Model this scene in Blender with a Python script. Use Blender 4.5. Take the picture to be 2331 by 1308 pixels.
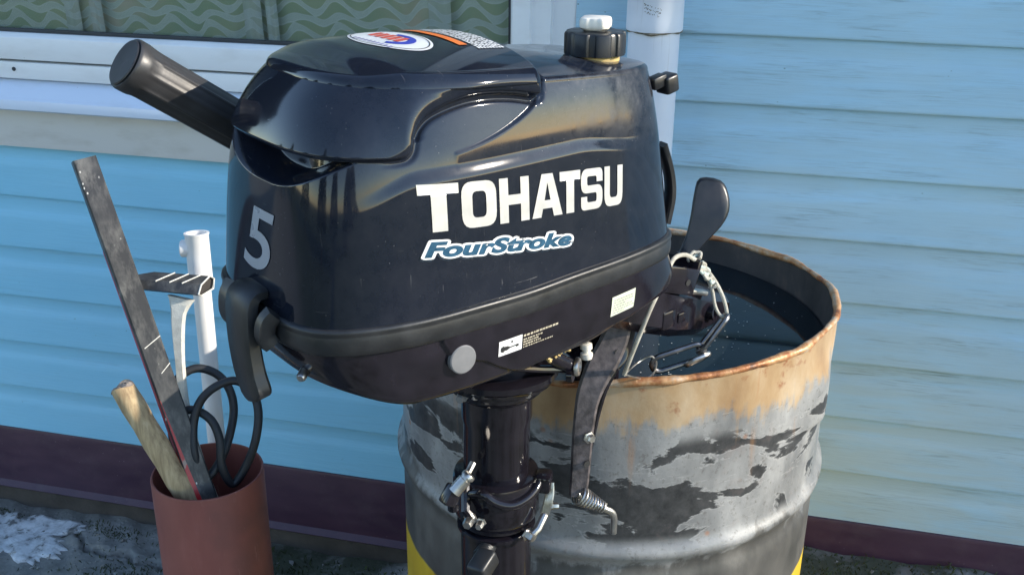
import bpy, bmesh, math, random
import numpy as np
from mathutils import Vector, Matrix
from mathutils.bvhtree import BVHTree
from mathutils.geometry import tessellate_polygon

for o in list(bpy.data.objects): bpy.data.objects.remove(o)
random.seed(7); rng = np.random.default_rng(7)
scene = bpy.context.scene
COL = scene.collection
R = math.radians

# ---------------------------------------------------------------- camera
cam_d = bpy.data.cameras.new('camera'); cam = bpy.data.objects.new('camera', cam_d); COL.objects.link(cam)
YAW, PITCH, ROLL = 0.2344, 0.3835, 0.0104
fwd = Vector((-math.sin(YAW)*math.cos(PITCH), math.cos(YAW)*math.cos(PITCH), -math.sin(PITCH)))
rgt = Vector((math.cos(YAW), math.sin(YAW), 0)); upv = rgt.cross(fwd)
r2 = rgt*math.cos(ROLL) + upv*math.sin(ROLL); u2 = -rgt*math.sin(ROLL) + upv*math.cos(ROLL)
cam.matrix_world = Matrix(((r2.x, u2.x, -fwd.x, 0), (r2.y, u2.y, -fwd.y, -1.7705), (r2.z, u2.z, -fwd.z, 1.2893), (0, 0, 0, 1)))
cam_d.sensor_width = 36; cam_d.lens = 2349.9/2331*36
cam_d.clip_start = 0.02; cam_d.clip_end = 500
scene.camera = cam

# ---------------------------------------------------------------- sky, sun, exposure
SUN_EL, SUN_AZ = R(24), R(4)            # azimuth: angle from +X towards +Y
w = bpy.data.worlds.new('World'); scene.world = w; w.use_nodes = True
nt = w.node_tree; nt.nodes.clear()
sky = nt.nodes.new('ShaderNodeTexSky'); sky.sky_type = 'NISHITA'; sky.sun_disc = False
sky.sun_elevation = SUN_EL; sky.sun_rotation = R(90) - SUN_AZ; sky.air_density = 1.0; sky.dust_density = 0.15; sky.ozone_density = 1.0
bg = nt.nodes.new('ShaderNodeBackground'); bg.inputs[1].default_value = 0.15
wo = nt.nodes.new('ShaderNodeOutputWorld'); nt.links.new(sky.outputs[0], bg.inputs[0]); nt.links.new(bg.outputs[0], wo.inputs[0])
sd = bpy.data.lights.new('sun', 'SUN'); sun = bpy.data.objects.new('sun', sd); COL.objects.link(sun)
sd.energy = 2.4; sd.angle = R(0.53); sd.color = (1.0, 0.90, 0.76)
sdir = Vector((math.cos(SUN_EL)*math.cos(SUN_AZ), math.cos(SUN_EL)*math.sin(SUN_AZ), math.sin(SUN_EL)))
sun.rotation_euler = sdir.to_track_quat('Z', 'Y').to_euler(); sun.location = (6, 0.5, 4)
scene.view_settings.view_transform = 'Standard'; scene.view_settings.look = 'None'
scene.view_settings.gamma = 1.0; scene.view_settings.exposure = 1.3
scene.render.engine = 'CYCLES'

# ---------------------------------------------------------------- node helpers
class NB:
    def __init__(s, name):
        s.m = bpy.data.materials.new(name); s.m.use_nodes = True; s.t = s.m.node_tree; s.t.nodes.clear()
        s.out = s.t.nodes.new('ShaderNodeOutputMaterial'); s.p = s.t.nodes.new('ShaderNodeBsdfPrincipled')
        s.t.links.new(s.p.outputs[0], s.out.inputs[0])
    def n(s, ty, **k):
        x = s.t.nodes.new(ty)
        for a, b in k.items(): setattr(x, a, b)
        return x
    def put(s, sock, v):
        if isinstance(v, bpy.types.NodeSocket): s.t.links.new(v, sock)
        elif v is not None:
            if isinstance(v, (tuple, list)) and len(v) == 3 and sock.type == 'RGBA': v = (*v, 1)
            sock.default_value = v
    def obj(s): return s.n('ShaderNodeTexCoord').outputs['Object']
    def pos(s): return s.n('ShaderNodeNewGeometry').outputs['Position']
    def sep(s, v):
        x = s.n('ShaderNodeSeparateXYZ'); s.put(x.inputs[0], v); return x.outputs
    def comb(s, a, b, c):
        x = s.n('ShaderNodeCombineXYZ'); s.put(x.inputs[0], a); s.put(x.inputs[1], b); s.put(x.inputs[2], c); return x.outputs[0]
    def mapg(s, v, scale=(1, 1, 1), loc=(0, 0, 0), rot=(0, 0, 0)):
        x = s.n('ShaderNodeMapping'); s.put(x.inputs[0], v); x.inputs[1].default_value = loc; x.inputs[2].default_value = rot; x.inputs[3].default_value = scale
        return x.outputs[0]
    def noise(s, v, scale=5, detail=4, rough=.55, dist=0.0):
        x = s.n('ShaderNodeTexNoise'); s.put(x.inputs['Vector'], v); x.inputs['Scale'].default_value = scale
        x.inputs['Detail'].default_value = detail; x.inputs['Roughness'].default_value = rough; x.inputs['Distortion'].default_value = dist
        return x.outputs['Fac']
    def voro(s, v, scale=5, feature='F1'):
        x = s.n('ShaderNodeTexVoronoi'); x.feature = feature; s.put(x.inputs['Vector'], v); x.inputs['Scale'].default_value = scale
        return x.outputs['Distance']
    def ramp(s, f, stops, interp='LINEAR'):
        x = s.n('ShaderNodeValToRGB'); s.put(x.inputs[0], f); e = x.color_ramp.elements; x.color_ramp.interpolation = interp
        while len(e) < len(stops): e.new(.5)
        for el, (p, c) in zip(e, stops):
            el.position = p; el.color = (c, c, c, 1) if isinstance(c, (int, float)) else (*c, 1)
        return x.outputs[0]
    def math(s, op, a, b=None, c=None, clamp=False):
        x = s.n('ShaderNodeMath', operation=op, use_clamp=clamp); s.put(x.inputs[0], a)
        if b is not None: s.put(x.inputs[1], b)
        if c is not None: s.put(x.inputs[2], c)
        return x.outputs[0]
    def sstep(s, v, a, b):
        x = s.n('ShaderNodeMapRange', interpolation_type='SMOOTHSTEP'); s.put(x.inputs[0], v)
        x.inputs[1].default_value = a; x.inputs[2].default_value = b; return x.outputs[0]
    def mix(s, f, a, b, blend='MIX'):
        x = s.n('ShaderNodeMix', data_type='RGBA', blend_type=blend); s.put(x.inputs[0], f); s.put(x.inputs[6], a); s.put(x.inputs[7], b)
        return x.outputs[2]
    def bump(s, h, strength=.3, dist=.002, prev=None):
        x = s.n('ShaderNodeBump'); x.inputs['Strength'].default_value = strength; x.inputs['Distance'].default_value = dist
        s.put(x.inputs['Height'], h)
        if prev is not None: s.put(x.inputs['Normal'], prev)
        return x.outputs[0]
    def set(s, color=None, rough=None, metal=None, normal=None, spec=None, coat=None, trans=None, ior=None, alpha=None):
        i = s.p.inputs
        for k, v in (('Base Color', color), ('Roughness', rough), ('Metallic', metal), ('Normal', normal), ('Specular IOR Level', spec),
                     ('Coat Weight', coat), ('Transmission Weight', trans), ('IOR', ior), ('Alpha', alpha)):
            if v is not None: s.put(i[k], v)
        return s.m

def simple(name, c, rough=.5, metal=0.0, var=.25, scale=30, bump=.15, bd=.0006, spec=.5):
    b = NB(name); v = b.obj(); n = b.noise(v, scale, 5); n2 = b.noise(v, scale*6, 3)
    lo = tuple(x*(1-var) for x in c); hi = tuple(min(1, x*(1+var)) for x in c)
    col = b.ramp(n, [(.3, lo), (.7, hi)])
    return b.set(col, b.ramp(n, [(.3, max(.03, rough-.06)), (.7, min(1, rough+.08))]), metal, b.bump(n2, bump, bd), spec)

M = {}
def mk_gloss():
    b = NB('gloss black plastic'); v = b.obj(); x, y, z = b.sep(v)
    base = (.0075, .0105, .0195)
    # dust film and rubbed patches, thickest round the tank shoulder
    d1 = b.noise(v, 26, 6, .62); d2 = b.noise(v, 90, 4, .7)
    reg = b.math('MULTIPLY', b.sstep(x, -.05, .05), b.sstep(z, 1.045, 1.10))
    dust = b.math('MULTIPLY', b.ramp(b.math('ADD', b.math('MULTIPLY', d1, .6), b.math('MULTIPLY', d2, .4)), [(.42, 0), (.72, 1)]), b.math('ADD', b.math('MULTIPLY', reg, .34), .06))
    # thin scratches in two directions
    s1 = b.noise(b.mapg(v, (9, 9, 160), rot=(0, .5, 0)), 4, 3, .6); s2 = b.noise(b.mapg(v, (150, 12, 10), rot=(0, .9, .3)), 4, 2, .6)
    gate = b.ramp(b.noise(v, 14, 2), [(.52, 0), (.62, 1)])
    scr = b.math('MULTIPLY', b.math('MAXIMUM', b.ramp(s1, [(.70, 0), (.73, 1)]), b.ramp(s2, [(.70, 0), (.73, 1)])), gate)
    spk = b.ramp(b.voro(v, 190), [(.045, 1), (.075, 0)])
    spk = b.math('MULTIPLY', spk, b.ramp(b.noise(v, 35, 2), [(.5, 0), (.62, 1)]))
    mark = b.math('MAXIMUM', b.math('MULTIPLY', scr, .28), b.math('MULTIPLY', spk, .6))
    col = b.mix(dust, base, (.17, .17, .18)); col = b.mix(mark, col, (.30, .29, .28))
    rough = b.math('ADD', b.math('ADD', b.math('MULTIPLY', dust, .55), b.math('MULTIPLY', mark, .3)), b.ramp(b.noise(v, 11, 3), [(.3, .045), (.75, .095)]))
    nrm = b.bump(b.noise(v, 7, 2), .05, .004)
    return b.set(col, rough, 0, nrm, .5)
M['gloss'] = mk_gloss()
M['pan'] = simple('satin black casting paint', (.012, .010, .0145), .12, 0, .35, 40, .12, .0005)
M['rubber'] = simple('black rubber', (.020, .021, .023), .38, 0, .3, 45, .2, .0006)
M['grip'] = simple('grey black grip plastic', (.035, .034, .035), .38, 0, .2, 50, .15, .0004)
M['blk'] = simple('black plastic', (.012, .013, .016), .35, 0, .3, 50, .1, .0004)
M['steel'] = simple('worn steel', (.55, .53, .50), .33, 1, .25, 80, .2, .0004)
M['darksteel'] = simple('dark chain steel', (.20, .20, .21), .34, 1, .3, 60, .3, .0006)
M['greydisc'] = simple('grey rubber plug', (.17, .17, .175), .55, 0, .12, 60)
M['whitep'] = simple('ivory plastic', (.80, .75, .66), .35, 0, .05, 60)
M['pvc'] = simple('white pvc', (.80, .79, .78), .35, 0, .05, 25, .05)
M['silver'] = simple('silver foil lettering', (.60, .59, .555), .34, .3, .04, 90, .05)
M['blueink'] = simple('blue print', (.018, .075, .135), .3, 0, .3, 150)
M['halo'] = simple('faded blue print', (.007, .016, .030), .3, 0, .5, 200)
M['whiteink'] = simple('white print', (.80, .80, .78), .35, 0, .04, 60)
M['redink'] = simple('red print', (.70, .10, .07), .4, 0, .15, 80)
M['bluepr'] = simple('royal blue print', (.04, .06, .42), .4, 0, .15, 80)
M['orange'] = simple('orange print', (.85, .20, .03), .4, 0, .08, 80)
M['paper'] = simple('pale green label', (.62, .66, .52), .5, 0, .08, 120)
M['inkblk'] = simple('black print', (.02, .02, .02), .5)
M['yellowglue'] = simple('dried ochre sealant', (.55, .40, .16), .6, 0, .3, 80)
M['leg'] = simple('gloss black leg paint', (.010, .0085, .012), .10, 0, .35, 40, .1, .0005)
M['arm'] = simple('dusty bracket paint', (.085, .072, .072), .45, 0, .7, 90, .4, .0008)
M['rope'] = None
def mk_rope():
    b = NB('cream cotton cord'); v = b.obj(); n = b.noise(v, 900, 2)
    wv = b.n('ShaderNodeTexWave'); wv.wave_type = 'BANDS'; wv.bands_direction = 'DIAGONAL'; b.put(wv.inputs[0], v); wv.inputs['Scale'].default_value = 260
    return b.set(b.ramp(b.noise(v, 60, 3), [(.3, (.42, .39, .32)), (.7, (.68, .65, .56))]), .85, 0, b.bump(b.math('ADD', wv.outputs['Fac'], n), .7, .001))
M['rope'] = mk_rope()
M['rope2'] = simple('pale green frayed cord', (.50, .58, .52), .85, 0, .2, 200, .8, .0012)
M['terracotta'] = None
def mk_terra():
    b = NB('dull terracotta plastic'); v = b.obj(); x, y, z = b.sep(v)
    n = b.noise(b.mapg(v, (1, 1, .35)), 22, 5); n2 = b.noise(v, 7, 3)
    col = b.ramp(n, [(.25, (.19, .055, .045)), (.6, (.25, .078, .062)), (.8, (.30, .11, .09))])
    stain = b.math('MULTIPLY', b.ramp(n2, [(.56, 0), (.7, 1)]), .45)
    col = b.mix(stain, col, (.10, .045, .04))
    scf = b.math('MULTIPLY', b.ramp(b.noise(b.mapg(v, (60, 60, 9), rot=(.3, .2, 0)), 1.5, 4, .65), [(.62, 0), (.72, 1)]), .4)
    mud = b.math('MULTIPLY', b.ramp(b.noise(v, 34, 6, .7), [(.50, 0), (.70, 1)]), b.math('SUBTRACT', .55, b.sstep(z, .10, .50)), clamp=True)
    col = b.mix(scf, col, (.42, .22, .18)); col = b.mix(mud, col, (.13, .10, .08))
    return b.set(col, b.ramp(n2, [(.3, .42), (.7, .6)]), 0, b.bump(b.noise(v, 160, 3), .15, .0006))
M['terracotta'] = mk_terra()
def mk_siding(name, c1, c2, algae):
    b = NB(name); v = b.pos(); x, y, z = b.sep(v)
    big = b.noise(b.mapg(v, (.7, 1, 1.4)), 2.2, 4)
    col = b.ramp(big, [(.3, c1), (.7, c2)])
    # weathering that runs along the board, wood-grain streaks holding dirt
    st = b.noise(b.mapg(v, (3.0, 1, 60)), 3.2, 6, .62, .6)
    gate = b.ramp(b.noise(b.mapg(v, (1.6, 1, 9)), 3, 4), [(.46, 0), (.66, 1)])
    fine = b.ramp(b.noise(b.mapg(v, (5.0, 1, 190)), 3.0, 5, .65, .8), [(.50, 0), (.62, 1)])
    dirt = b.math('MULTIPLY', b.math('MAXIMUM', b.ramp(st, [(.53, 0), (.66, 1)]), b.math('MULTIPLY', fine, .6)), b.math('ADD', b.math('MULTIPLY', gate, .40*algae + .05), .02+.02*algae))
    low = b.math('MULTIPLY', b.math('SUBTRACT', 1.0, b.sstep(z, .15, .95)), .55*algae)
    col = b.mix(low, col, (.50, .57, .53))
    fade = b.ramp(b.noise(b.mapg(v, (1.2, 1, 9)), 2.4, 4, .6, .5), [(.46, 0), (.60, 1)])
    col = b.mix(b.math('MULTIPLY', fade, .45*algae), col, (.40, .66, .84))
    col = b.mix(dirt, col, (.105, .135, .105))
    spk = b.math('MULTIPLY', b.ramp(b.voro(b.mapg(v, (1, 1, 1.6)), 42), [(.05, 1), (.09, 0)]), b.ramp(b.noise(v, 9, 2), [(.58, 0), (.66, .7)]))
    col = b.mix(spk, col, (.06, .08, .05))
    g = b.noise(b.mapg(v, (2.2, 1, 42)), 4, 5, .6, .9)
    return b.set(col, b.ramp(st, [(.3, .38), (.7, .55)]), 0, b.bump(g, .35, .0016), .5)
M['sideL'] = mk_siding('blue vinyl siding', (.22, .57, .78), (.26, .62, .83), .16)
M['sideR'] = mk_siding('weathered blue vinyl siding', (.36, .57, .69), (.43, .62, .72), 1.0)
def mk_white(name, c, dirt=.25, warm=(.36, .33, .26)):
    b = NB(name); v = b.pos(); n = b.noise(b.mapg(v, (3, 3, 9)), 4, 5)
    f = b.math('MULTIPLY', b.ramp(n, [(.5, 0), (.8, 1)]), dirt)
    sp = b.math('MULTIPLY', b.ramp(b.voro(v, 55), [(.03, 1), (.06, 0)]), b.ramp(b.noise(v, 11, 2), [(.56, 0), (.64, .6)]))
    col = b.mix(sp, b.mix(f, c, warm), (.2, .2, .19))
    return b.set(col, .38, 0, b.bump(b.noise(v, 40, 3), .05, .001))
M['frame'] = mk_white('white window pvc', (.80, .82, .83), .18)
M['sillm'] = mk_white('bluish white sill metal', (.66, .74, .86), .2)
M['trim'] = mk_white('grey white trim board', (.66, .66, .64), .35)
M['gasket'] = simple('dark glazing gasket', (.03, .035, .04), .6)
def mk_pipe():
    b = NB('white drainpipe plastic'); v = b.pos(); x, y, z = b.sep(v)
    n = b.noise(v, 9, 4); col = b.ramp(n, [(.3, (.66, .70, .78)), (.7, (.74, .77, .82))])
    scr = b.ramp(b.noise(b.mapg(v, (120, 120, 4)), 2, 3), [(.62, 0), (.7, .25)])
    return b.set(b.mix(scr, col, (.45, .45, .45)), .4, 0, b.bump(b.noise(v, 60, 2), .05, .001))
M['dpipe'] = mk_pipe()
M['grime'] = simple('dark joint grime', (.16, .14, .10), .8, 0, .6, 220)
def mk_flash():
    b = NB('plum metal flashing'); v = b.pos()
    n = b.noise(b.mapg(v, (2, 2, 6)), 6, 5); sp = b.math('MULTIPLY', b.ramp(b.voro(v, 60), [(.05, 1), (.1, 0)]), b.ramp(b.noise(v, 7, 2), [(.5, 0), (.65, .5)]))
    col = b.ramp(n, [(.3, (.050, .022, .042)), (.7, (.072, .032, .055))])
    dust = b.math('MULTIPLY', b.ramp(b.noise(v, 16, 6, .7), [(.5, 0), (.8, 1)]), .3)
    col = b.mix(sp, b.mix(dust, col, (.14, .11, .11)), (.28, .25, .25))
    return b.set(col, b.ramp(n, [(.3, .33), (.7, .5)]), 0, b.bump(n, .1, .002))
M['flash'] = mk_flash()
def mk_conc():
    b = NB('old concrete with moss'); v = b.pos(); x, y, z = b.sep(v)
    n1 = b.noise(v, 7, 8, .62); n2 = b.noise(v, 60, 5, .65)
    col = b.ramp(b.math('ADD', b.math('MULTIPLY', n1, .6), b.math('MULTIPLY', n2, .4)), [(.3, (.11, .107, .098)), (.5, (.22, .215, .20)), (.72, (.34, .33, .31))])
    agg = b.ramp(b.voro(v, 70), [(.12, 1), (.3, 0)])
    col = b.mix(b.math('MULTIPLY', agg, .35), col, (.34, .33, .31))
    m = b.noise(v, 5.2, 6, .6); moss = b.ramp(b.math('ADD', m, b.math('MULTIPLY', n2, .25)), [(.60, 0), (.70, 1)])
    side = b.sstep(x, -1.35, -1.0)
    col = b.mix(b.math('MULTIPLY', moss, b.math('ADD', b.math('MULTIPLY', side, .70), .10)), col, (.035, .045, .016))
    far = b.math('MAXIMUM', b.sstep(y, -2.2, -4.0), b.sstep(x, 2.0, 3.5))
    grass = b.ramp(b.noise(v, 2.5, 6), [(.3, (.05, .075, .03)), (.7, (.11, .13, .065))])
    col = b.mix(far, col, grass)
    h = b.math('ADD', b.math('MULTIPLY', n2, .6), b.math('MULTIPLY', agg, .3))
    return b.set(col, .9, 0, b.bump(h, .7, .006))
M['conc'] = mk_conc()
M['plinth'] = simple('dark rendered plinth', (.075, .065, .058), .85, 0, .35, 14, .6, .004)
def mk_drum():
    b = NB('rusty painted drum steel'); v = b.obj(); x, y, z = b.sep(v)
    nA = b.noise(v, 8, 6, .6); nB = b.noise(b.mapg(v, (1, 1, .5)), 16, 6, .65); nC = b.noise(v, 55, 5, .65)
    grey = b.ramp(nB, [(.25, (.15, .153, .153)), (.5, (.26, .26, .253)), (.75, (.40, .395, .38))])
    # peeled black patches, wide and ragged
    pk = b.noise(b.mapg(v, (3.1, 3.1, 7.5), loc=(2.3, .4, 1.1)), 2.5, 8, .58, .4)
    peel = b.ramp(pk, [(.53, 0), (.545, 1)])
    peel = b.math('MULTIPLY', peel, b.math('MULTIPLY', b.sstep(z, .545, .565), b.math('SUBTRACT', 1.0, b.sstep(z, .68, .70))))
    edge = b.ramp(pk, [(.517, 0), (.524, .6), (.530, 0)])
    edge = b.math('MULTIPLY', edge, b.math('MULTIPLY', b.sstep(z, .545, .565), b.math('SUBTRACT', 1.0, b.sstep(z, .68, .70))))
    fsc = b.math('MULTIPLY', b.ramp(b.noise(b.mapg(v, (14, 14, 130), rot=(.2, .1, 0)), 2, 4, .65), [(.60, 0), (.68, 1)]), .35)
    grey = b.mix(b.ramp(b.noise(v, 140, 4, .7), [(.56, 0), (.68, .5)]), grey, (.10, .085, .07))
    grey = b.mix(b.math('MAXIMUM', edge, fsc), grey, (.46, .45, .43))
    spot = b.math('MULTIPLY', b.ramp(b.voro(v, 34), [(.07, 1), (.16, 0)]), b.ramp(b.noise(v, 6, 2), [(.54, 0), (.62, 1)]))
    grey = b.mix(spot, grey, (.34, .13, .04))
    pblk = b.ramp(nC, [(.35, (.030, .031, .032)), (.65, (.070, .070, .070))])
    col = b.mix(peel, grey, pblk)
    # rust and ochre under the rim
    zz = b.math('ADD', b.math('ADD', z, b.math('MULTIPLY', b.math('SUBTRACT', nA, .5), .16)), b.math('MULTIPLY', b.math('SUBTRACT', b.noise(b.mapg(v, (9, 9, 1.2)), 3.0, 6, .65), .5), .13))
    ochre = b.sstep(zz, .700, .722)
    oc = b.ramp(nB, [(.25, (.34, .19, .085)), (.5, (.46, .30, .15)), (.75, (.55, .42, .27))])
    col = b.mix(b.math('MULTIPLY', ochre, .92), col, oc)
    drip = b.math('MULTIPLY', b.ramp(b.noise(b.mapg(v, (26, 26, 2.4)), 1.6, 4, .6), [(.60, 0), (.70, 1)]), b.sstep(z, .60, .72))
    col = b.mix(b.math('MULTIPLY', drip, .6), col, (.42, .20, .07))
    rust = b.ramp(b.math('ADD', b.math('MULTIPLY', nC, .5), b.math('MULTIPLY', nA, .5)), [(.56, 0), (.64, 1)])
    top = b.sstep(zz, .725, .748)
    col = b.mix(b.math('MULTIPLY', rust, b.math('ADD', b.math('MULTIPLY', top, .8), .08)), col, (.27, .085, .03))
    # dark primer band below the hoop, yellow paint low down
    band = b.math('MULTIPLY', b.math('SUBTRACT', 1.0, b.sstep(zz, .525, .545)), 1.0)
    dk = b.ramp(nB, [(.25, (.05, .05, .048)), (.55, (.115, .11, .10)), (.8, (.21, .20, .18))])
    col = b.mix(band, col, dk)
    zy = b.math('ADD', z, b.math('MULTIPLY', b.math('SUBTRACT', nA, .5), .02))
    yel = b.math('SUBTRACT', 1.0, b.sstep(zy, .412, .418))
    ye = b.mix(b.math('MULTIPLY', rust, .3), b.ramp(nB, [(.3, (.58, .36, .02)), (.7, (.72, .50, .04))]), (.25, .12, .03))
    col = b.mix(yel, col, ye)
    return b.set(col, b.ramp(nB, [(.3, .30), (.7, .58)]), b.math('MULTIPLY', b.math('SUBTRACT', 1.0, yel), .15), b.bump(b.math('ADD', nC, b.math('MULTIPLY', peel, -.5)), .25, .002))
M['drum'] = mk_drum()
def mk_rim():
    b = NB('rusty cut rim'); v = b.obj(); n = b.noise(v, 30, 6, .65); n2 = b.noise(v, 110, 4)
    col = b.ramp(n, [(.30, (.07, .035, .022)), (.43, (.34, .13, .045)), (.52, (.50, .27, .12)), (.62, (.52, .40, .28)), (.75, (.36, .15, .06))])
    return b.set(col, b.ramp(n2, [(.3, .28), (.7, .65)]), .25, b.bump(b.math('ADD', n, n2), .5, .002))
M['rim'] = mk_rim()
def mk_inner():
    b = NB('dark drum lining'); v = b.obj(); n = b.noise(b.mapg(v, (1, 1, .6)), 20, 6, .65)
    return b.set(b.ramp(n, [(.3, (.028, .026, .026)), (.55, (.06, .052, .048)), (.78, (.14, .10, .075))]), .7, 0, b.bump(n, .4, .003))
M['inner'] = mk_inner()
def mk_water():
    b = NB('dark still water'); v = b.obj(); n = b.noise(v, 3, 2)
    return b.set((.010, .016, .020), .035, 0, b.bump(n, .02, .01), .5, ior=1.33)
M['water'] = mk_water()
def mk_curtain(name='wavy leaf curtain cloth', veil=0.0):
    b = NB(name); x, y, z = b.sep(b.obj())
    TAU = 2*math.pi; lam = .085; h = .024
    row = b.math('FLOOR', b.math('DIVIDE', z, h))
    ph = b.math('MULTIPLY', row, 2.2)
    wob = b.math('MULTIPLY', b.math('SUBTRACT', b.noise(b.comb(x, 0.0, z), 5, 3), .5), .045)
    s1 = b.math('MULTIPLY', b.math('SINE', b.math('ADD', b.math('MULTIPLY', x, TAU/lam), b.math('MULTIPLY', z, 16.0))), .0085)
    zz = b.math('DIVIDE', b.math('ADD', b.math('ADD', z, s1), wob), h)
    wv = b.math('ABSOLUTE', b.math('SUBTRACT', b.math('FRACT', zz), .5))
    row2 = b.math('FLOOR', zz)
    th = b.math('MULTIPLY', b.math('ABSOLUTE', b.math('SINE', b.math('ADD', b.math('MULTIPLY', x, TAU/lam/2), b.math('MULTIPLY', row2, 1.57)))), .40)
    d = b.math('SUBTRACT', th, wv)
    leaf = b.sstep(d, -.02, .05)
    line = b.math('SUBTRACT', 1.0, b.sstep(b.math('ABSOLUTE', b.math('ADD', d, .01)), .02, .07))
    hatch = b.ramp(b.noise(b.mapg(b.comb(x, 0.0, zz), (40, 1, 5)), 3, 2), [(.4, .0), (.6, .5)])
    tone = b.noise(b.comb(x, 0.0, z), 6, 3)
    ground = b.mix(hatch, (.70, .75, .70), (.86, .88, .84))
    leafc = b.ramp(tone, [(.38, (.42, .52, .34)), (.52, (.52, .56, .36)), (.64, (.74, .63, .50))])
    col = b.mix(leaf, ground, leafc); col = b.mix(b.math('MULTIPLY', line, .7), col, (.86, .88, .86))
    col = b.mix(.12+veil, col, (.72, .74, .78))
    return b.set(col, .8, 0, b.bump(b.math('ADD', leaf, line), .25, .002))
M['curtain'] = mk_curtain(); M['curtain2'] = mk_curtain('doubled curtain cloth', .45)
def mk_glass():
    b = NB('window glass'); t = b.t
    tr = b.n('ShaderNodeBsdfTransparent'); tr.inputs[0].default_value = (.93, .96, .95, 1)
    gl = b.n('ShaderNodeBsdfGlossy'); gl.inputs['Roughness'].default_value = .02
    fr = b.n('ShaderNodeFresnel'); fr.inputs[0].default_value = 1.5
    mx = b.n('ShaderNodeMixShader'); t.links.new(b.math('MULTIPLY', fr.outputs[0], 1.0, clamp=True), mx.inputs[0]); t.links.new(tr.outputs[0], mx.inputs[1]); t.links.new(gl.outputs[0], mx.inputs[2])
    t.links.new(mx.outputs[0], b.out.inputs[0]); return b.m
M['glass'] = mk_glass()
M['dark'] = simple('dim room', (.03, .03, .03), .9)
def mk_stick():
    b = NB('scuffed black composite'); v = b.obj(); n = b.noise(b.mapg(v, (1, 1, .3)), 60, 6, .7); n2 = b.noise(v, 18, 3)
    wear = b.math('MULTIPLY', b.ramp(n, [(.44, 0), (.66, 1)]), b.ramp(n2, [(.35, .15), (.65, .8)]))
    spk = b.math('MULTIPLY', b.ramp(b.voro(b.mapg(v, (1, 1, .5)), 120), [(.10, 1), (.17, 0)]), b.ramp(n2, [(.52, 0), (.6, 1)]))
    col = b.mix(wear, (.030, .031, .034), (.20, .195, .18)); col = b.mix(spk, col, (.66, .65, .6))
    return b.set(col, .42, 0, b.bump(n, .3, .0008))
M['stick'] = mk_stick()
def mk_red():
    b = NB('scuffed red stripe'); v = b.obj(); n = b.noise(b.mapg(v, (1, 1, .3)), 70, 5)
    return b.set(b.mix(b.ramp(n, [(.60, 0), (.68, .8)]), (.45, .016, .02), (.30, .28, .22)), .33, 0, b.bump(n, .2, .0006))
M['red'] = mk_red()
M['whitecore'] = simple('broken white core', (.70, .69, .63), .6, 0, .15, 90, .6, .001)
def mk_wood():
    b = NB('weathered pole wood'); v = b.obj(); n = b.noise(b.mapg(v, (1, 1, .08)), 110, 5, .65)
    return b.set(b.ramp(n, [(.3, (.26, .18, .10)), (.55, (.50, .38, .22)), (.75, (.64, .52, .34))]), .75, 0, b.bump(n, .5, .001))
M['wood'] = mk_wood()
M['woodend'] = simple('sawn wood end', (.40, .33, .27), .9, 0, .4, 160, .9, .002)
M['hose'] = simple('black rubber hose', (.018, .021, .026), .5)
M['moss'] = simple('moss and short grass', (.045, .06, .02), .8, 0, .5, 40)
M['gravelm'] = simple('pale gravel chips', (.28, .27, .25), .85, 0, .4, 20)
def mk_spill():
    b = NB('dried white paint'); v = b.pos(); n = b.noise(v, 30, 6, .65)
    return b.set(b.ramp(n, [(.38, (.15, .15, .145)), (.45, (.50, .50, .50)), (.55, (.66, .67, .68)), (.7, (.74, .75, .76))]), .6, 0, b.bump(n, .4, .003))
M['spill'] = mk_spill()
M['bark'] = simple('bark', (.10, .075, .05), .9, 0, .4, 12, .8, .02)
def mk_leaf():
    b = NB('leaves'); oi = b.n('ShaderNodeObjectInfo'); n = b.noise(b.pos(), 3, 3)
    return b.set(b.ramp(n, [(.3, (.045, .07, .02)), (.7, (.11, .12, .04))]), .7)
M['leaf'] = mk_leaf()
M['float'] = simple('floating specks', (.55, .55, .5), .7)

# ---------------------------------------------------------------- mesh helpers
def link_mesh(name, me, mat, parent=None, smooth=True, loc=None):
    me.materials.append(mat if not isinstance(mat, str) else M[mat])
    if smooth: me.polygons.foreach_set('use_smooth', np.ones(len(me.polygons), dtype=bool))
    o = bpy.data.objects.new(name, me); COL.objects.link(o)
    if parent is not None: o.parent = parent
    if loc is not None: o.location = loc
    return o
def obj(name, V, F, mat, parent=None, smooth=True, loc=None):
    me = bpy.data.meshes.new(name); me.from_pydata([tuple(map(float, v)) for v in V], [], [tuple(int(i) for i in f) for f in F]); me.update()
    return link_mesh(name, me, mat, parent, smooth, loc)
def bmobj(name, bm, mat, parent=None, smooth=True, loc=None):
    me = bpy.data.meshes.new(name); bm.to_mesh(me); bm.free(); return link_mesh(name, me, mat, parent, smooth, loc)
def sharp(o, ang=35):
    me = o.data; me.set_sharp_from_angle(angle=R(ang)); return o
class G:                                        # geometry collector
    def __init__(s): s.V = []; s.F = []
    def add(s, V, F):
        k = len(s.V); s.V += [tuple(v) for v in V]; s.F += [tuple(i+k for i in f) for f in F]; return s
    def obj(s, name, mat, parent=None, smooth=True, ang=35, loc=None):
        o = obj(name, s.V, s.F, mat, parent, smooth, loc); return sharp(o, ang) if smooth else o
def frames(P, closed=False):
    P = np.asarray(P, float); n = len(P)
    T = (np.roll(P, -1, 0)-np.roll(P, 1, 0)) if closed else np.gradient(P, axis=0)
    T /= np.linalg.norm(T, axis=1)[:, None]+1e-12
    a = np.array([0, 0, 1.]) if abs(T[0][2]) < .9 else np.array([1., 0, 0])
    N = [np.cross(T[0], a)]; N[0] /= np.linalg.norm(N[0])
    for i in range(1, n):
        v = N[-1]-T[i]*(N[-1]@T[i]); N.append(v/np.linalg.norm(v))
    N = np.array(N); return P, T, N, np.cross(T, N)
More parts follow.
